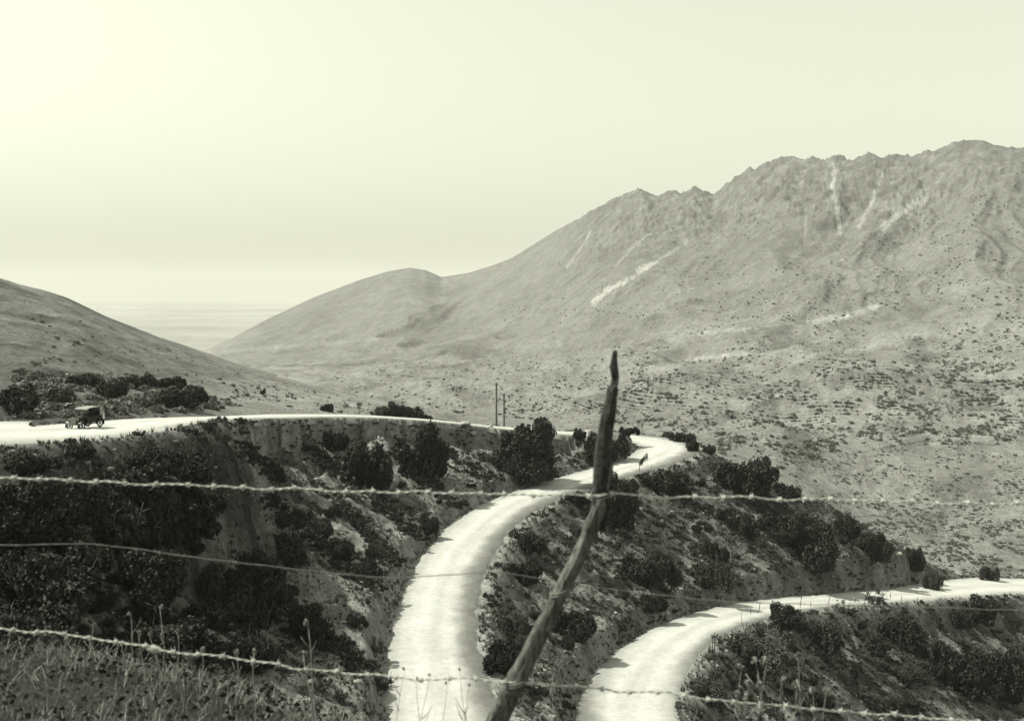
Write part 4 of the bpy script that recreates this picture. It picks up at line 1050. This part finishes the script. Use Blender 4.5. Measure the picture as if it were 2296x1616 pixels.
# ------------------------------------------------------------------ the old touring car
M_paint = mat_plain('black_enamel', .02, .35, .2, 3)
M_canvas = mat_plain('canvas_top', .26, .9, .2, 20)
M_tyre = mat_plain('tyre_rubber', .03, .9, .2, 20)
M_wood = mat_plain('wheel_wood', .16, .7, .2, 10)
M_nick = mat_plain('nickel', .2, .35, .1, 10, 0, .8)
M_dark = mat_plain('cabin_dark', .012, .6, .2, 6)
M_rear_box = mat_plain('pale_rear_box', .55, .8, .15, 14)
def build_car(pos, rz):
    c = empty('touring_car', pos, rz); tag(c, 'dark old touring car with a canvas top and added pale rear box on the upper road', 'car')
    b = MB()                                                    # body tub, x forward
    b.prism([(-1.55, .62), (-1.62, 1.02), (-1.45, 1.20), (-.45, 1.17), (-.4, 1.10), (.3, 1.12), (.42, 1.22), (.55, 1.2), (.55, .58)], -.66, .66)
    b.box((-.3, 0, .54), (3.5, .8, .12))
    link('body', b.mesh('body'), M_paint, c)
    h = MB()
    h.prism([(-.0, .0), (.0, .45), (.16, .55), (.44, .58), (.72, .55), (.88, .45), (.88, 0)], 0, 1.08)
    V = h.v[0].copy(); h.v[0] = np.stack([V[:, 1] + .55, (V[:, 0] - .44) * (1 - .18 * V[:, 1]), V[:, 2] + .6], 1)
    link('hood', h.mesh('hood'), M_paint, c)
    r = MB(); r.box((1.655, 0, .88), (.06, .66, .62)); r.box((1.69, 0, .88), (.02, .54, .5)); ra = link('radiator', r.mesh('radiator'), M_nick, c)
    cp = MB(); cp.lathe([(0, .1), (.05, .08), (.05, 0)], (1.655, 0, 1.19), 'z', 10); link('radiator_cap', cp.mesh('radiator_cap', True), M_nick, ra)
    rf_ = MB()
    prof = [(-1.72, 1.80), (-1.6, 1.93), (-1.1, 2.0), (-.2, 2.01), (.4, 1.96), (.62, 1.88), (.62, 1.83), (.4, 1.9), (-.2, 1.95), (-1.1, 1.94), (-1.55, 1.87), (-1.66, 1.74)]
    rf_.prism(prof, -.7, .7); link('canvas_top', rf_.mesh('canvas_top'), M_canvas, c)
    cu = MB(); cu.prism([(-1.69, 1.1), (-1.72, 1.8), (-1.2, 1.93), (-1.25, 1.15)], -.68, -.66); cu.prism([(-1.69, 1.1), (-1.72, 1.8), (-1.2, 1.93), (-1.25, 1.15)], .66, .68)
    cu.box((-1.7, 0, 1.45), (.03, 1.3, .72)); link('rear_curtain', cu.mesh('rear_curtain'), M_canvas, c)
    for sx, sy in ((.5, .62), (.5, -.62), (-.45, .64), (-.45, -.64)):
        q = MB(); q.tube([(sx, sy, 1.1), (sx + (.06 if sx > 0 else 0), sy, 1.9)], .025, 6); link('roof_post', q.mesh('roof_post', True), M_paint, c)
    w = MB(); 
    for z in (1.2, 1.52, 1.84): w.box((.52, 0, z), (.03, 1.22, .035))
    for y in (-.61, .61): w.box((.52, y, 1.52), (.03, .035, .66))
    ws = link('windshield', w.mesh('windshield'), M_nick, c)
    st = MB(); st.box((-.15, 0, .98), (.5, 1.15, .5)); st.box((-.36, 0, 1.25), (.14, 1.15, .42)); st.box((-1.1, 0, .98), (.5, 1.2, .5)); st.box((-1.36, 0, 1.3), (.16, 1.2, .5))
    link('seat', st.mesh('seat'), M_dark, c)
    sw = MB()
    a = np.linspace(0, 2 * np.pi, 25); sw.tube(np.stack([.22 + .06 * np.sin(a), .32 + .18 * np.cos(a), 1.3 + .17 * np.sin(a)], 1), .014, 6, False)
    sw.tube([(.22, .32, 1.3), (.5, .32, 1.0)], .014, 6); link('steering_wheel', sw.mesh('steering_wheel', True), M_dark, c)
    for sx, sy in ((1.32, .68), (1.32, -.68), (-1.18, .68), (-1.18, -.68)):
        t = MB(); a = np.linspace(0, 2 * np.pi, 33)
        t.tube(np.stack([sx + .36 * np.cos(a), sy + 0 * a, .40 + .36 * np.sin(a)], 1), .055, 10, False)
        wh = link('wheel', t.mesh('wheel', True), M_tyre, c)
        sp = MB(); sp.tube(np.stack([sx + .30 * np.cos(a), sy + 0 * a, .40 + .30 * np.sin(a)], 1), .025, 8, False)
        for k in range(12):
            t_ = k * math.pi / 6; sp.tube([(sx, sy, .4), (sx + .3 * math.cos(t_), sy, .4 + .3 * math.sin(t_))], [.026, .018], 5)
        sp.lathe([(0, -.07), (.07, -.06), (.07, .06), (0, .07)], (sx, sy, .4), 'y', 12); link('spokes', sp.mesh('spokes', True), M_wood, wh)
        f = MB(); aa = np.linspace(-.35 if sx > 0 else -.1, math.pi + (.1 if sx > 0 else .4), 15)
        prof = [(sx + .47 * math.cos(t), .40 + .47 * math.sin(t)) for t in aa] + [(sx + .445 * math.cos(t), .40 + .445 * math.sin(t)) for t in aa[::-1]]
        f.prism(prof, sy - .14, sy + .14); link('fender', f.mesh('fender'), M_paint, c)
    for sy in (-.68, .68):
        rb = MB(); rb.box((.07, sy, .46), (1.6, .26, .04)); link('running_board', rb.mesh('running_board'), M_paint, c)
        hl = MB(); hl.lathe([(0, -.12), (.07, -.09), (.11, 0), (.115, .03), (.1, .05), (0, .06)], (1.62, sy * .68, 1.0), 'x', 14); hd = link('headlight', hl.mesh('headlight', True), M_nick, c)
        hl = MB(); hl.tube([(1.6, sy * .68, .9), (1.5, sy * .5, .62)], .02, 6); link('headlight_bracket', hl.mesh('headlight_bracket', True), M_paint, hd)
    for x, z in ((1.86, .55), (-1.95, .55)):
        bu = MB(); bu.box((x, 0, z), (.04, 1.35, .08)); bu.box((x - math.copysign(.12, x), .4, z), (.24, .05, .06)); bu.box((x - math.copysign(.12, x), -.4, z), (.24, .05, .06))
        link('bumper', bu.mesh('bumper'), M_nick, c)
    lg_ = MB(); lg_.box((-1.86, 0, 1.0), (.34, 1.1, .62)); lg = link('rear_box', lg_.mesh('rear_box'), M_rear_box, c)  # pale box added to give the bright band at the car's rear
    sp = MB(); sp.box((-1.86, .3, 1.0), (.36, .05, .64)); sp.box((-1.86, -.3, 1.0), (.36, .05, .64)); link('strap', sp.mesh('strap'), M_tyre, lg)
    return c
cp_ = P(192., 954., 82.5)
ii = np.argmin((RC[:, 0] - cp_[0]) ** 2 + (RC[:, 1] - cp_[1]) ** 2)
cz_ = RC[ii, 2] + .05
hd_ = math.atan2(-RT[ii, 1], -RT[ii, 0])
CARPOS = (cp_[0], cp_[1], cz_)
car_ = build_car(CARPOS, hd_ - .12); car_.scale = (.86, .86, .86)

# ------------------------------------------------------------------ foreground knoll with the fence
kx = np.arange(-7.5, 7.5, .06); ky = np.arange(.6, 15, .06)
KXg, KYg = np.meshgrid(kx, ky)
def knoll_z(x, y):
    crest = np.interp(x, [-7, -3.2, -2.2, -1.2, 0, 1.5, 4, 7], [7.6, 7.0, 6.4, 5.4, 4.6, 4.6, 5.0, 5.2])
    z = -1.95 - .105 * (y - 1)
    z = np.where(x > .3, z - .10 * np.clip(x - .3, 0, 3) ** 1.2 * .6, z)
    z = z - .32 * np.clip(y - crest, 0, 99) ** 1.35
    return z + .06 * fbm(x * 1.1, y * 1.1, 4, 171) + .02 * fbm(x * 6, y * 6, 2, 173)
KZ = knoll_z(KXg, KYg)
me = mesh_np('knoll', np.stack([KXg, KYg, KZ], -1).reshape(-1, 3), grid_faces(len(ky), len(kx)), True, (.035 + .02 * fbm(KXg * 1.5, KYg * 1.5, 4, 175)).ravel())
tag(link('knoll', me, M_knoll), kind='structure')

def blades(x, y, hgt, wid, lean_lo, lean_hi):
    n = len(x); z = knoll_z(x, y)
    ang = RNG.uniform(0, 6.28, n); le = RNG.uniform(lean_lo, lean_hi, n)
    B = np.stack([x, y, z - .02], 1)
    dr = np.stack([np.cos(ang), np.sin(ang), 0 * ang], 1)
    a2 = RNG.uniform(0, 6.28, n); sd = np.stack([np.cos(a2), np.sin(a2), 0 * a2], 1) * wid[:, None]
    up = np.array([0, 0, 1.0])
    p0, p1 = B, B + hgt[:, None] * (up * .55 + dr * le[:, None] * .25)
    p2 = B + hgt[:, None] * (up * .95 + dr * le[:, None] * .8)
    V = np.stack([p0 - sd, p0 + sd, p1 + sd * .8, p1 - sd * .8, p1 - sd * .8, p1 + sd * .8, p2 + sd * .15, p2 - sd * .15], 1)
    return V.reshape(-1, 3), p2
n = 42000
bx = np.concatenate([RNG.uniform(-5.5, -.3, n), RNG.uniform(-.3, 4.5, 2200)]); by = np.concatenate([RNG.uniform(3.0, 8.4, n), RNG.uniform(3.4, 5.2, 2200)])
bz_ = fbm(bx * .9, by * .9, 3, 181)
k = RNG.random(len(bx)) < np.clip(.6 + bz_, .1, 1)
bx, by = bx[k], by[k]
V1, tips = blades(bx, by, RNG.uniform(.05, .17, len(bx)) * np.where(bx > -.3, .55, 1), RNG.uniform(.0012, .0035, len(bx)), .2, 1.2)
o = link('weeds', mesh_np('weeds', V1, quads(len(V1) // 4)), M_straw); tag(o, 'dry straw coloured grass covering the near bank by the fence', 'grass', kind='stuff')
# dark leaves and seed heads in the same weed patch
lx = RNG.uniform(-5.5, -.5, 5200); ly = RNG.uniform(3.2, 8.0, 5200); lz = knoll_z(lx, ly) + RNG.uniform(.02, .18, 5200)
V2_ = leaf_tris(np.stack([lx, ly, lz], 1), .03, .6, RNG, 1.3)
o = link('weed_leaves', mesh_np('weed_leaves', V2_, quads(len(V2_) // 4)), M_weed); tag(o, 'small dark leaves and seed pods among the dry grass', 'weeds', kind='stuff')

# tall stalks that stand clear of the grass
M_head = mat_plain('seed_head', .24, .9, .4, 40)
M_stalk = mat_plain('stalk', .26, .9, .3, 20)
def stalk(u, vtop, D, lab, grp, head=.016, bend=0.):
    t = P(float(u), float(vtop), float(D)); z0 = float(knoll_z(np.array([t[0]]), np.array([t[1]]))[0]) - .03
    h = t[2] - z0
    if h < .08: return
    o = empty('weed_stalk', (t[0] - bend * h, t[1], z0)); tag(o, lab, 'weed', grp)
    thin = head < .012
    mb = MB(); zz = np.linspace(0, 1, 7); mb.tube(np.stack([bend * h * zz ** 2 + .008 * np.sin(zz * 7 + u), .006 * np.cos(zz * 6 + u), h * zz], 1), .0042 * (.5 if thin else 1) - .002 * zz * (.6 if thin else 1), 6)
    s = link('stem', mb.mesh('stem', True), M_stalk, o)
    for q in range(2):
        f = random.uniform(.45, .85); e_ = np.array([bend * h * f * f, 0, h * f]); tp = e_ + np.array([random.uniform(-.06, .06), random.uniform(-.04, .04), random.uniform(.04, .09)])
        tw = MB(); tw.tube([e_, (e_ + tp) / 2 + np.array([0, 0, -.008]), tp], [.0024, .002, .0014], 5); b_ = link('twig', tw.mesh('twig', True), M_stalk, s)
    rng = np.random.default_rng(int(u * 7 + vtop)); hp = np.array([bend * h, 0, h])
    d_ = rng.normal(size=(60, 3)); d_ /= np.linalg.norm(d_, axis=1)[:, None]; d_[:, 2] *= 1.25
    V = leaf_tris(hp + d_ * head * rng.uniform(.5, 1.1, (60, 1)), head * .8, .2, rng)
    link('seed_head', mesh_np('seed_head', V, quads(60)), M_head, o)
LS = [(290, 1375, 6.6), (313, 1418, 6.3), (362, 1360, 6.4), (398, 1414, 6.2), (337, 1420, 6.2), (455, 1455, 5.9), (530, 1462, 5.7), (571, 1460, 5.6), (275, 1440, 6.5), (686, 1395, 5.2), (683, 1465, 5.2), (210, 1400, 6.8), (150, 1430, 6.6)]
for i, (u, v, D) in enumerate(LS):
    stalk(u, v, D, 'tall dry weed stalk standing above the grass at the lower left', 'weed stalks at the lower left', .012, random.uniform(-.15, .15))
RSK = [(1692, 1480, 4.3), (1717, 1478, 4.2), (1660, 1494, 4.4), (1678, 1530, 4.2), (1702, 1534, 4.3), (1790, 1468, 4.2), (1757, 1524, 4.3), (1785, 1532, 4.4), (1853, 1545, 4.3), (1822, 1546, 4.2), (1652, 1555, 4.4), (1672, 1560, 4.3)]
for i, (u, v, D) in enumerate(RSK):
    stalk(u, v, D, 'dry weed stalk with a round head rising from the bottom edge, right of the post', 'weed stalks right of the post', .011, random.uniform(-.12, .12))
for i, (u, v, D) in enumerate([(905, 1498, 4.6), (935, 1520, 4.6), (962, 1512, 4.5), (1000, 1530, 4.6), (1030, 1500, 4.6), (1052, 1535, 4.5)]):
    stalk(u, v, D, 'thin grass stalk rising in front of the middle road', 'grass stalks before the road', .005, random.uniform(-.1, .1))

# --- barbed wire fence
M_post = None
def mat_post():
    m, nt, b = new_mat('weathered_wood'); N = nt.nodes; L = nt.links
    tc = N.new('ShaderNodeTexCoord'); mp = N.new('ShaderNodeMapping'); mp.inputs['Scale'].default_value = (1, 1, .12); L.new(tc.outputs['Object'], mp.inputs[0])
    n = N.new('ShaderNodeTexNoise'); n.inputs['Scale'].default_value = 70; n.inputs['Detail'].default_value = 7; L.new(mp.outputs[0], n.inputs['Vector'])
    n2 = N.new('ShaderNodeTexNoise'); n2.inputs['Scale'].default_value = 9; n2.inputs['Detail'].default_value = 4; L.new(tc.outputs['Object'], n2.inputs['Vector'])
    mu = N.new('ShaderNodeMath'); mu.operation = 'MULTIPLY'; L.new(n.outputs['Fac'], mu.inputs[0]); L.new(n2.outputs['Fac'], mu.inputs[1])
    r = N.new('ShaderNodeValToRGB'); r.color_ramp.elements[0].position = .12; r.color_ramp.elements[1].position = .42
    r.color_ramp.elements[0].color = g3(.03); r.color_ramp.elements[1].color = g3(.18)
    L.new(mu.outputs[0], r.inputs[0]); L.new(r.outputs[0], b.inputs['Base Color']); b.inputs['Roughness'].default_value = .9
    bp = N.new('ShaderNodeBump'); bp.inputs['Distance'].default_value = .014; L.new(mu.outputs[0], bp.inputs['Height']); L.new(bp.outputs[0], b.inputs['Normal'])
    return m
M_post = mat_post()
M_postdark = mat_plain('bark_dark', .045, .9, .6, 40, .8)
M_wire = mat_plain('galvanised_wire', .5, .55, .2, 30, 0, .15)
M_wiredull = mat_plain('rusted_wire', .16, .7, .3, 30)
DP = 4.15
fence = empty('barbed_wire_fence', tuple(P(1130., 1640., DP)))
tag(fence, 'barbed wire fence on one crooked weathered post across the foreground', 'fence')
FO = np.array(fence.location)
def limb(prof, D, seed, seg=32, sub=16, rough=.26, jag=False):
    prof = [(p_[0], p_[1], p_[2] * .87, p_[3]) for p_ in prof]
    """prof: (u, v, width px, dD)"""
    a = np.array(prof, float)
    tt = np.linspace(0, len(a) - 1, (len(a) - 1) * sub + 1)
    q = np.stack([np.interp(tt, np.arange(len(a)), a[:, i]) for i in range(4)], 1)
    for _ in range(5): q[1:-1] = .5 * q[1:-1] + .25 * (q[:-2] + q[2:])
    c = np.array([P(r[0], r[1], D + r[3]) for r in q]); R = q[:, 2] * D / F / 2
    Tn = np.gradient(c, axis=0); Tn /= np.linalg.norm(Tn, axis=1)[:, None]
    Nn = np.cross(Tn, np.array([0, 1.0, 0])); Nn /= np.linalg.norm(Nn, axis=1)[:, None]; Bn = np.cross(Tn, Nn)
    L_ = np.concatenate([[0], np.cumsum(np.linalg.norm(np.diff(c, axis=0), axis=1))])
    th = np.arange(seg) * 2 * np.pi / seg
    V = []
    for i in range(len(c)):
        rr = R[i] * (1 + rough * fbm(np.cos(th) * 1.6 + seed, np.sin(th) * 1.6 + L_[i] * 3.5, 3, seed) + rough * .8 * fbm(np.cos(th) * 4 + 9, np.sin(th) * 4 + L_[i] * 1.6, 2, seed + 3)
                     + rough * .5 * fbm(np.cos(th) * 5 + 3, np.sin(th) * 5 + L_[i] * 14, 3, seed + 5)
                     + .22 * np.exp(-(((L_[i] * 4.3) % 1 - .5) / .12) ** 2) * np.exp(-((th - (2 + L_[i] * 9) % 6.28) / .5) ** 2))
        V.append(c[i] + rr[:, None] * (np.cos(th)[:, None] * Nn[i] + np.sin(th)[:, None] * Bn[i]))
    V = np.concatenate(V)
    fs = [(i * seg + j, i * seg + (j + 1) % seg, (i + 1) * seg + (j + 1) % seg, (i + 1) * seg + j) for i in range(len(c) - 1) for j in range(seg)]
    mb = MB(); mb.add(V - FO, fs + [tuple(range(seg)), tuple((len(c) - 1) * seg + j for j in range(seg))[::-1]])
    return mb
lower = limb([(1347, 1118, 20, 0), (1344, 1132, 34, 0), (1334, 1160, 38, 0), (1318, 1200, 38, 0), (1296, 1248, 38, 0), (1270, 1300, 40, 0), (1246, 1350, 42, 0), (1221, 1400, 45, 0), (1196, 1450, 46, 0),
              (1172, 1500, 47, 0), (1147, 1550, 48, 0), (1125, 1595, 50, 0), (1098, 1650, 52, 0), (1075, 1700, 54, 0), (1050, 1750, 54, 0)], DP, 31)
post = link('post', lower.mesh('post', True), M_post, fence)
upp = limb([(1380, 785, 8, .0), (1379, 790, 13, 0), (1377, 806, 15, 0), (1376, 822, 21, 0), (1379, 838, 20, 0), (1378, 850, 13, 0), (1376, 862, 17, 0), (1374, 872, 30, 0), (1371, 892, 28, 0), (1366, 920, 36, 0), (1361, 950, 36, 0), (1356, 985, 39, 0), (1352, 1020, 42, 0), (1350, 1060, 45, 0),
            (1349, 1095, 45, .01), (1350, 1125, 42, .03), (1350, 1160, 34, .045), (1347, 1190, 18, .05)], DP + .03, 37, rough=.2)
up_o = link('upper_stick', upp.mesh('upper_stick', True), M_postdark, fence); up_o['label'] = 'dark upright stick with a splintered tip'
tw = limb([(1366, 1098, 12, -.02), (1369, 1075, 9, -.03), (1371, 1055, 7, -.03), (1374, 1034, 3, -.03)], DP, 43, 10); link('branch_stub', tw.mesh('branch_stub', True), M_postdark, up_o)
tw = limb([(1372, 880, 12, -.02), (1383, 862, 8, -.02), (1388, 842, 2, -.02)], DP, 44, 10); link('splinter', tw.mesh('splinter', True), M_postdark, up_o)

def wire_path(prof, D, wob=.0, seed=0):
    a = np.array(prof, float); uu = np.arange(a[0, 0], a[-1, 0], 4.)
    vv = np.interp(uu, a[:, 0], a[:, 1])
    for _ in range(60): vv[1:-1] = .5 * vv[1:-1] + .25 * (vv[:-2] + vv[2:])
    Dd = np.interp(uu, [-100, 1148, 2400], D)
    c = P(uu, vv + wob * fbm(uu / 90, uu * 0, 3, seed) * 9, Dd)
    L_ = np.concatenate([[0], np.cumsum(np.linalg.norm(np.diff(c, axis=0), axis=1))])
    return c, L_
def resample(c, L_, step):
    s = np.arange(0, L_[-1], step)
    return np.stack([np.interp(s, L_, c[:, i]) for i in range(3)], 1), s
barb_mesh = MB()
for k in range(3):
    a = np.linspace(0, 2 * np.pi, 11); barb_mesh.tube(np.stack([(-.005 + .005 * k) + 0 * a, .0085 * np.cos(a), .0085 * np.sin(a)], 1), .0022, 5, False)
for x, dy, dz in ((-.006, .008, .018), (-.003, -.009, -.016), (.004, .012, -.013), (.007, -.013, .012)):
    barb_mesh.tube([(x, dy * .3, dz * .3), (x * 1.6, dy, dz)], [.0024, .0009], 5)
BARB = barb_mesh.mesh('barb', True); BARB.materials.append(M_wire)
def barbed(prof, D, lab, seed, barb_step=.115, r=.0022):
    c, L_ = wire_path(prof, D, 1.0, seed)
    p, s = resample(c, L_, .012)
    Tn = np.gradient(p, axis=0); Tn /= np.linalg.norm(Tn, axis=1)[:, None]
    Nn = np.cross(Tn, np.array([0, 0, 1.0])); Nn /= np.linalg.norm(Nn, axis=1)[:, None]; Bn = np.cross(Nn, Tn)
    mb = MB()
    for k in (0, math.pi):
        ph = s * 2 * np.pi / .075 + k
        mb.tube(p - FO + .0027 * (np.cos(ph)[:, None] * Nn + np.sin(ph)[:, None] * Bn), r, 6)
    w = link('wire', mb.mesh('wire', True), M_wire, fence); w['label'] = lab
    rng = np.random.default_rng(seed); x = .05
    while x < L_[-1] - .05:
        i = int(np.searchsorted(s, x)); i = min(i, len(p) - 2)
        o = bpy.data.objects.new('barb', BARB); COL.objects.link(o); o.parent = w
        t = Vector(Tn[i]); rot = t.to_track_quat('X', 'Z').to_matrix() @ Matrix.Rotation(rng.uniform(0, 6.28), 3, 'X')
        o.matrix_local = Matrix.Translation(Vector(p[i] - FO)) @ rot.to_4x4()
        x += barb_step * rng.uniform(.85, 1.15)
    return w
W1 = [(-110, 1066), (45, 1073), (300, 1083), (600, 1095), (900, 1104), (1148, 1108), (1345, 1109), (1500, 1113), (1800, 1119), (2100, 1127), (2240, 1130), (2420, 1137)]
W2 = [(-110, 1222), (45, 1221), (200, 1218), (330, 1233), (360, 1239), (500, 1257), (700, 1280), (870, 1296), (960, 1291), (1080, 1282), (1130, 1283), (1245, 1303), (1340, 1318), (1450, 1330), (1600, 1347), (1760, 1353), (2000, 1358), (2240, 1366), (2420, 1371)]
W3 = [(-110, 1399), (45, 1412), (130, 1420), (290, 1442), (345, 1455), (430, 1464), (520, 1475), (690, 1499), (860, 1517), (950, 1521), (1080, 1523), (1180, 1530), (1300, 1540), (1480, 1553), (1600, 1567), (1800, 1587), (2420, 1635)]
barbed(W1, [4.2, 4.12, 4.3], 'topmost barbed wire, pale twisted strands', 51)
w3 = barbed(W3, [4.3, 4.12, 4.3], 'lowest barbed wire, running through the dry grass', 57)
c, L_ = wire_path(W2, [4.25, 4.2, 4.35], .4, 53); p, s = resample(c, L_, .03)
mb = MB(); mb.tube(p - FO, .0019, 6); w2 = link('wire', mb.mesh('wire', True), M_wiredull, fence); w2['label'] = 'thin smooth slack wire between the barbed ones'
# splice knot on the lowest wire and ties round the post
kp = P(345., 1455., 4.28); mb = MB()
for k in range(7):
    a = np.linspace(0, 2 * np.pi, 13); x = (k - 3) * .008; rr = .016 - abs(k - 3) * .0025
    mb.tube(np.stack([x + 0 * a, rr * np.cos(a), rr * np.sin(a) - .15 * x], 1) + kp - FO, .004, 6, False)
link('splice_knot', mb.mesh('splice_knot', True), M_wire, w3)
for u, v, wdt in ((1349, 1110, 48), (1256, 1326, 44), (1157, 1528, 50)):
    cpt = P(float(u), float(v), DP + (.03 if v < 1200 else 0)); mb = MB(); a = np.linspace(0, 2 * np.pi, 25); R = wdt * DP / F / 2 * 1.04
    for k in (-1, 1):
        mb.tube(np.stack([R * np.cos(a), R * np.sin(a), .006 * k + .012 * np.cos(a)], 1) + cpt - FO, .003, 6, False)
    link('wire_tie', mb.mesh('wire_tie', True), M_wiredull, post if v > 1200 else up_o)

# ------------------------------------------------------------------ air
HZ = 0.9e-4
hb = MB(); x0, x1, y0, y1, z0, z1 = -17500., 17500., -400., 24400., -240., 420.
hb.box(((x0 + x1) / 2, (y0 + y1) / 2, (z0 + z1) / 2), (x1 - x0, y1 - y0, z1 - z0))
mh = bpy.data.materials.new('haze_air'); mh.use_nodes = True; nt = mh.node_tree
for nd in list(nt.nodes):
    if nd.type != 'OUTPUT_MATERIAL': nt.nodes.remove(nd)
pv = nt.nodes.new('ShaderNodeVolumePrincipled'); pv.inputs['Density'].default_value = HZ
pv.inputs['Color'].default_value = (.79, .79, .775, 1); pv.inputs['Anisotropy'].default_value = .0
nt.links.new(pv.outputs[0], [n for n in nt.nodes if n.type == 'OUTPUT_MATERIAL'][0].inputs['Volume'])
tag(link('haze', hb.mesh('haze'), mh), 'pale haze in the air over the valley', 'haze', kind='stuff')

# ------------------------------------------------------------------ light, sky, camera
SUN_AZ = math.radians(-83)      # left of the view direction, a little beyond the scene
SUN_EL = math.radians(52)
sd_ = Vector((math.sin(SUN_AZ) * math.cos(SUN_EL), math.cos(SUN_AZ) * math.cos(SUN_EL), math.sin(SUN_EL)))
sun = bpy.data.lights.new('sun', 'SUN'); sun.energy = 5.0; sun.angle = math.radians(.5); sun.color = (1.0, 1.0, .82)
so = bpy.data.objects.new('sun', sun); COL.objects.link(so); so.rotation_euler = (-sd_).to_track_quat('-Z', 'Y').to_euler()
so.location = (-60, 20, 120)
w = bpy.data.worlds.new('World'); S.world = w; w.use_nodes = True; nt = w.node_tree
bg = nt.nodes['Background']
sk = nt.nodes.new('ShaderNodeTexSky'); sk.sky_type = 'NISHITA'; sk.sun_disc = False; sk.sun_elevation = SUN_EL; sk.sun_rotation = SUN_AZ
sk.altitude = 0; sk.air_density = 1.6; sk.dust_density = 0.4; sk.ozone_density = 1
# the old film saw blue light only, so the blue sky prints nearly white
bw = nt.nodes.new('ShaderNodeSeparateColor'); nt.links.new(sk.outputs[0], bw.inputs[0])
mx = nt.nodes.new('ShaderNodeMix'); mx.data_type = 'RGBA'; mx.blend_type = 'MULTIPLY'; mx.inputs['Factor'].default_value = 1
nt.links.new(bw.outputs[2], mx.inputs[6]); mx.inputs[7].default_value = (.975, 1.0, .80, 1)
nt.links.new(mx.outputs[2], bg.inputs['Color']); bg.inputs['Strength'].default_value = .128

cam = bpy.data.cameras.new('camera'); co = bpy.data.objects.new('camera', cam); COL.objects.link(co)
co.location = (0, 0, 0); co.rotation_euler = (math.pi / 2 - TH, 0, 0)
cam.sensor_width = 36; cam.sensor_fit = 'HORIZONTAL'; cam.lens = 36 * F / 2296
cam.clip_start = .1; cam.clip_end = 60000
cam.dof.use_dof = True; cam.dof.focus_distance = 115; cam.dof.aperture_fstop = 3.6
S.camera = co
S.view_settings.view_transform = 'Standard'; S.view_settings.look = 'None'; S.view_settings.gamma = 1; S.view_settings.exposure = 0.36
S.render.engine = 'CYCLES'
cy = S.cycles; cy.max_bounces = 5; cy.diffuse_bounces = 1; cy.glossy_bounces = 2; cy.volume_bounces = 1; cy.transparent_max_bounces = 4
cy.caustics_reflective = False; cy.caustics_refractive = False
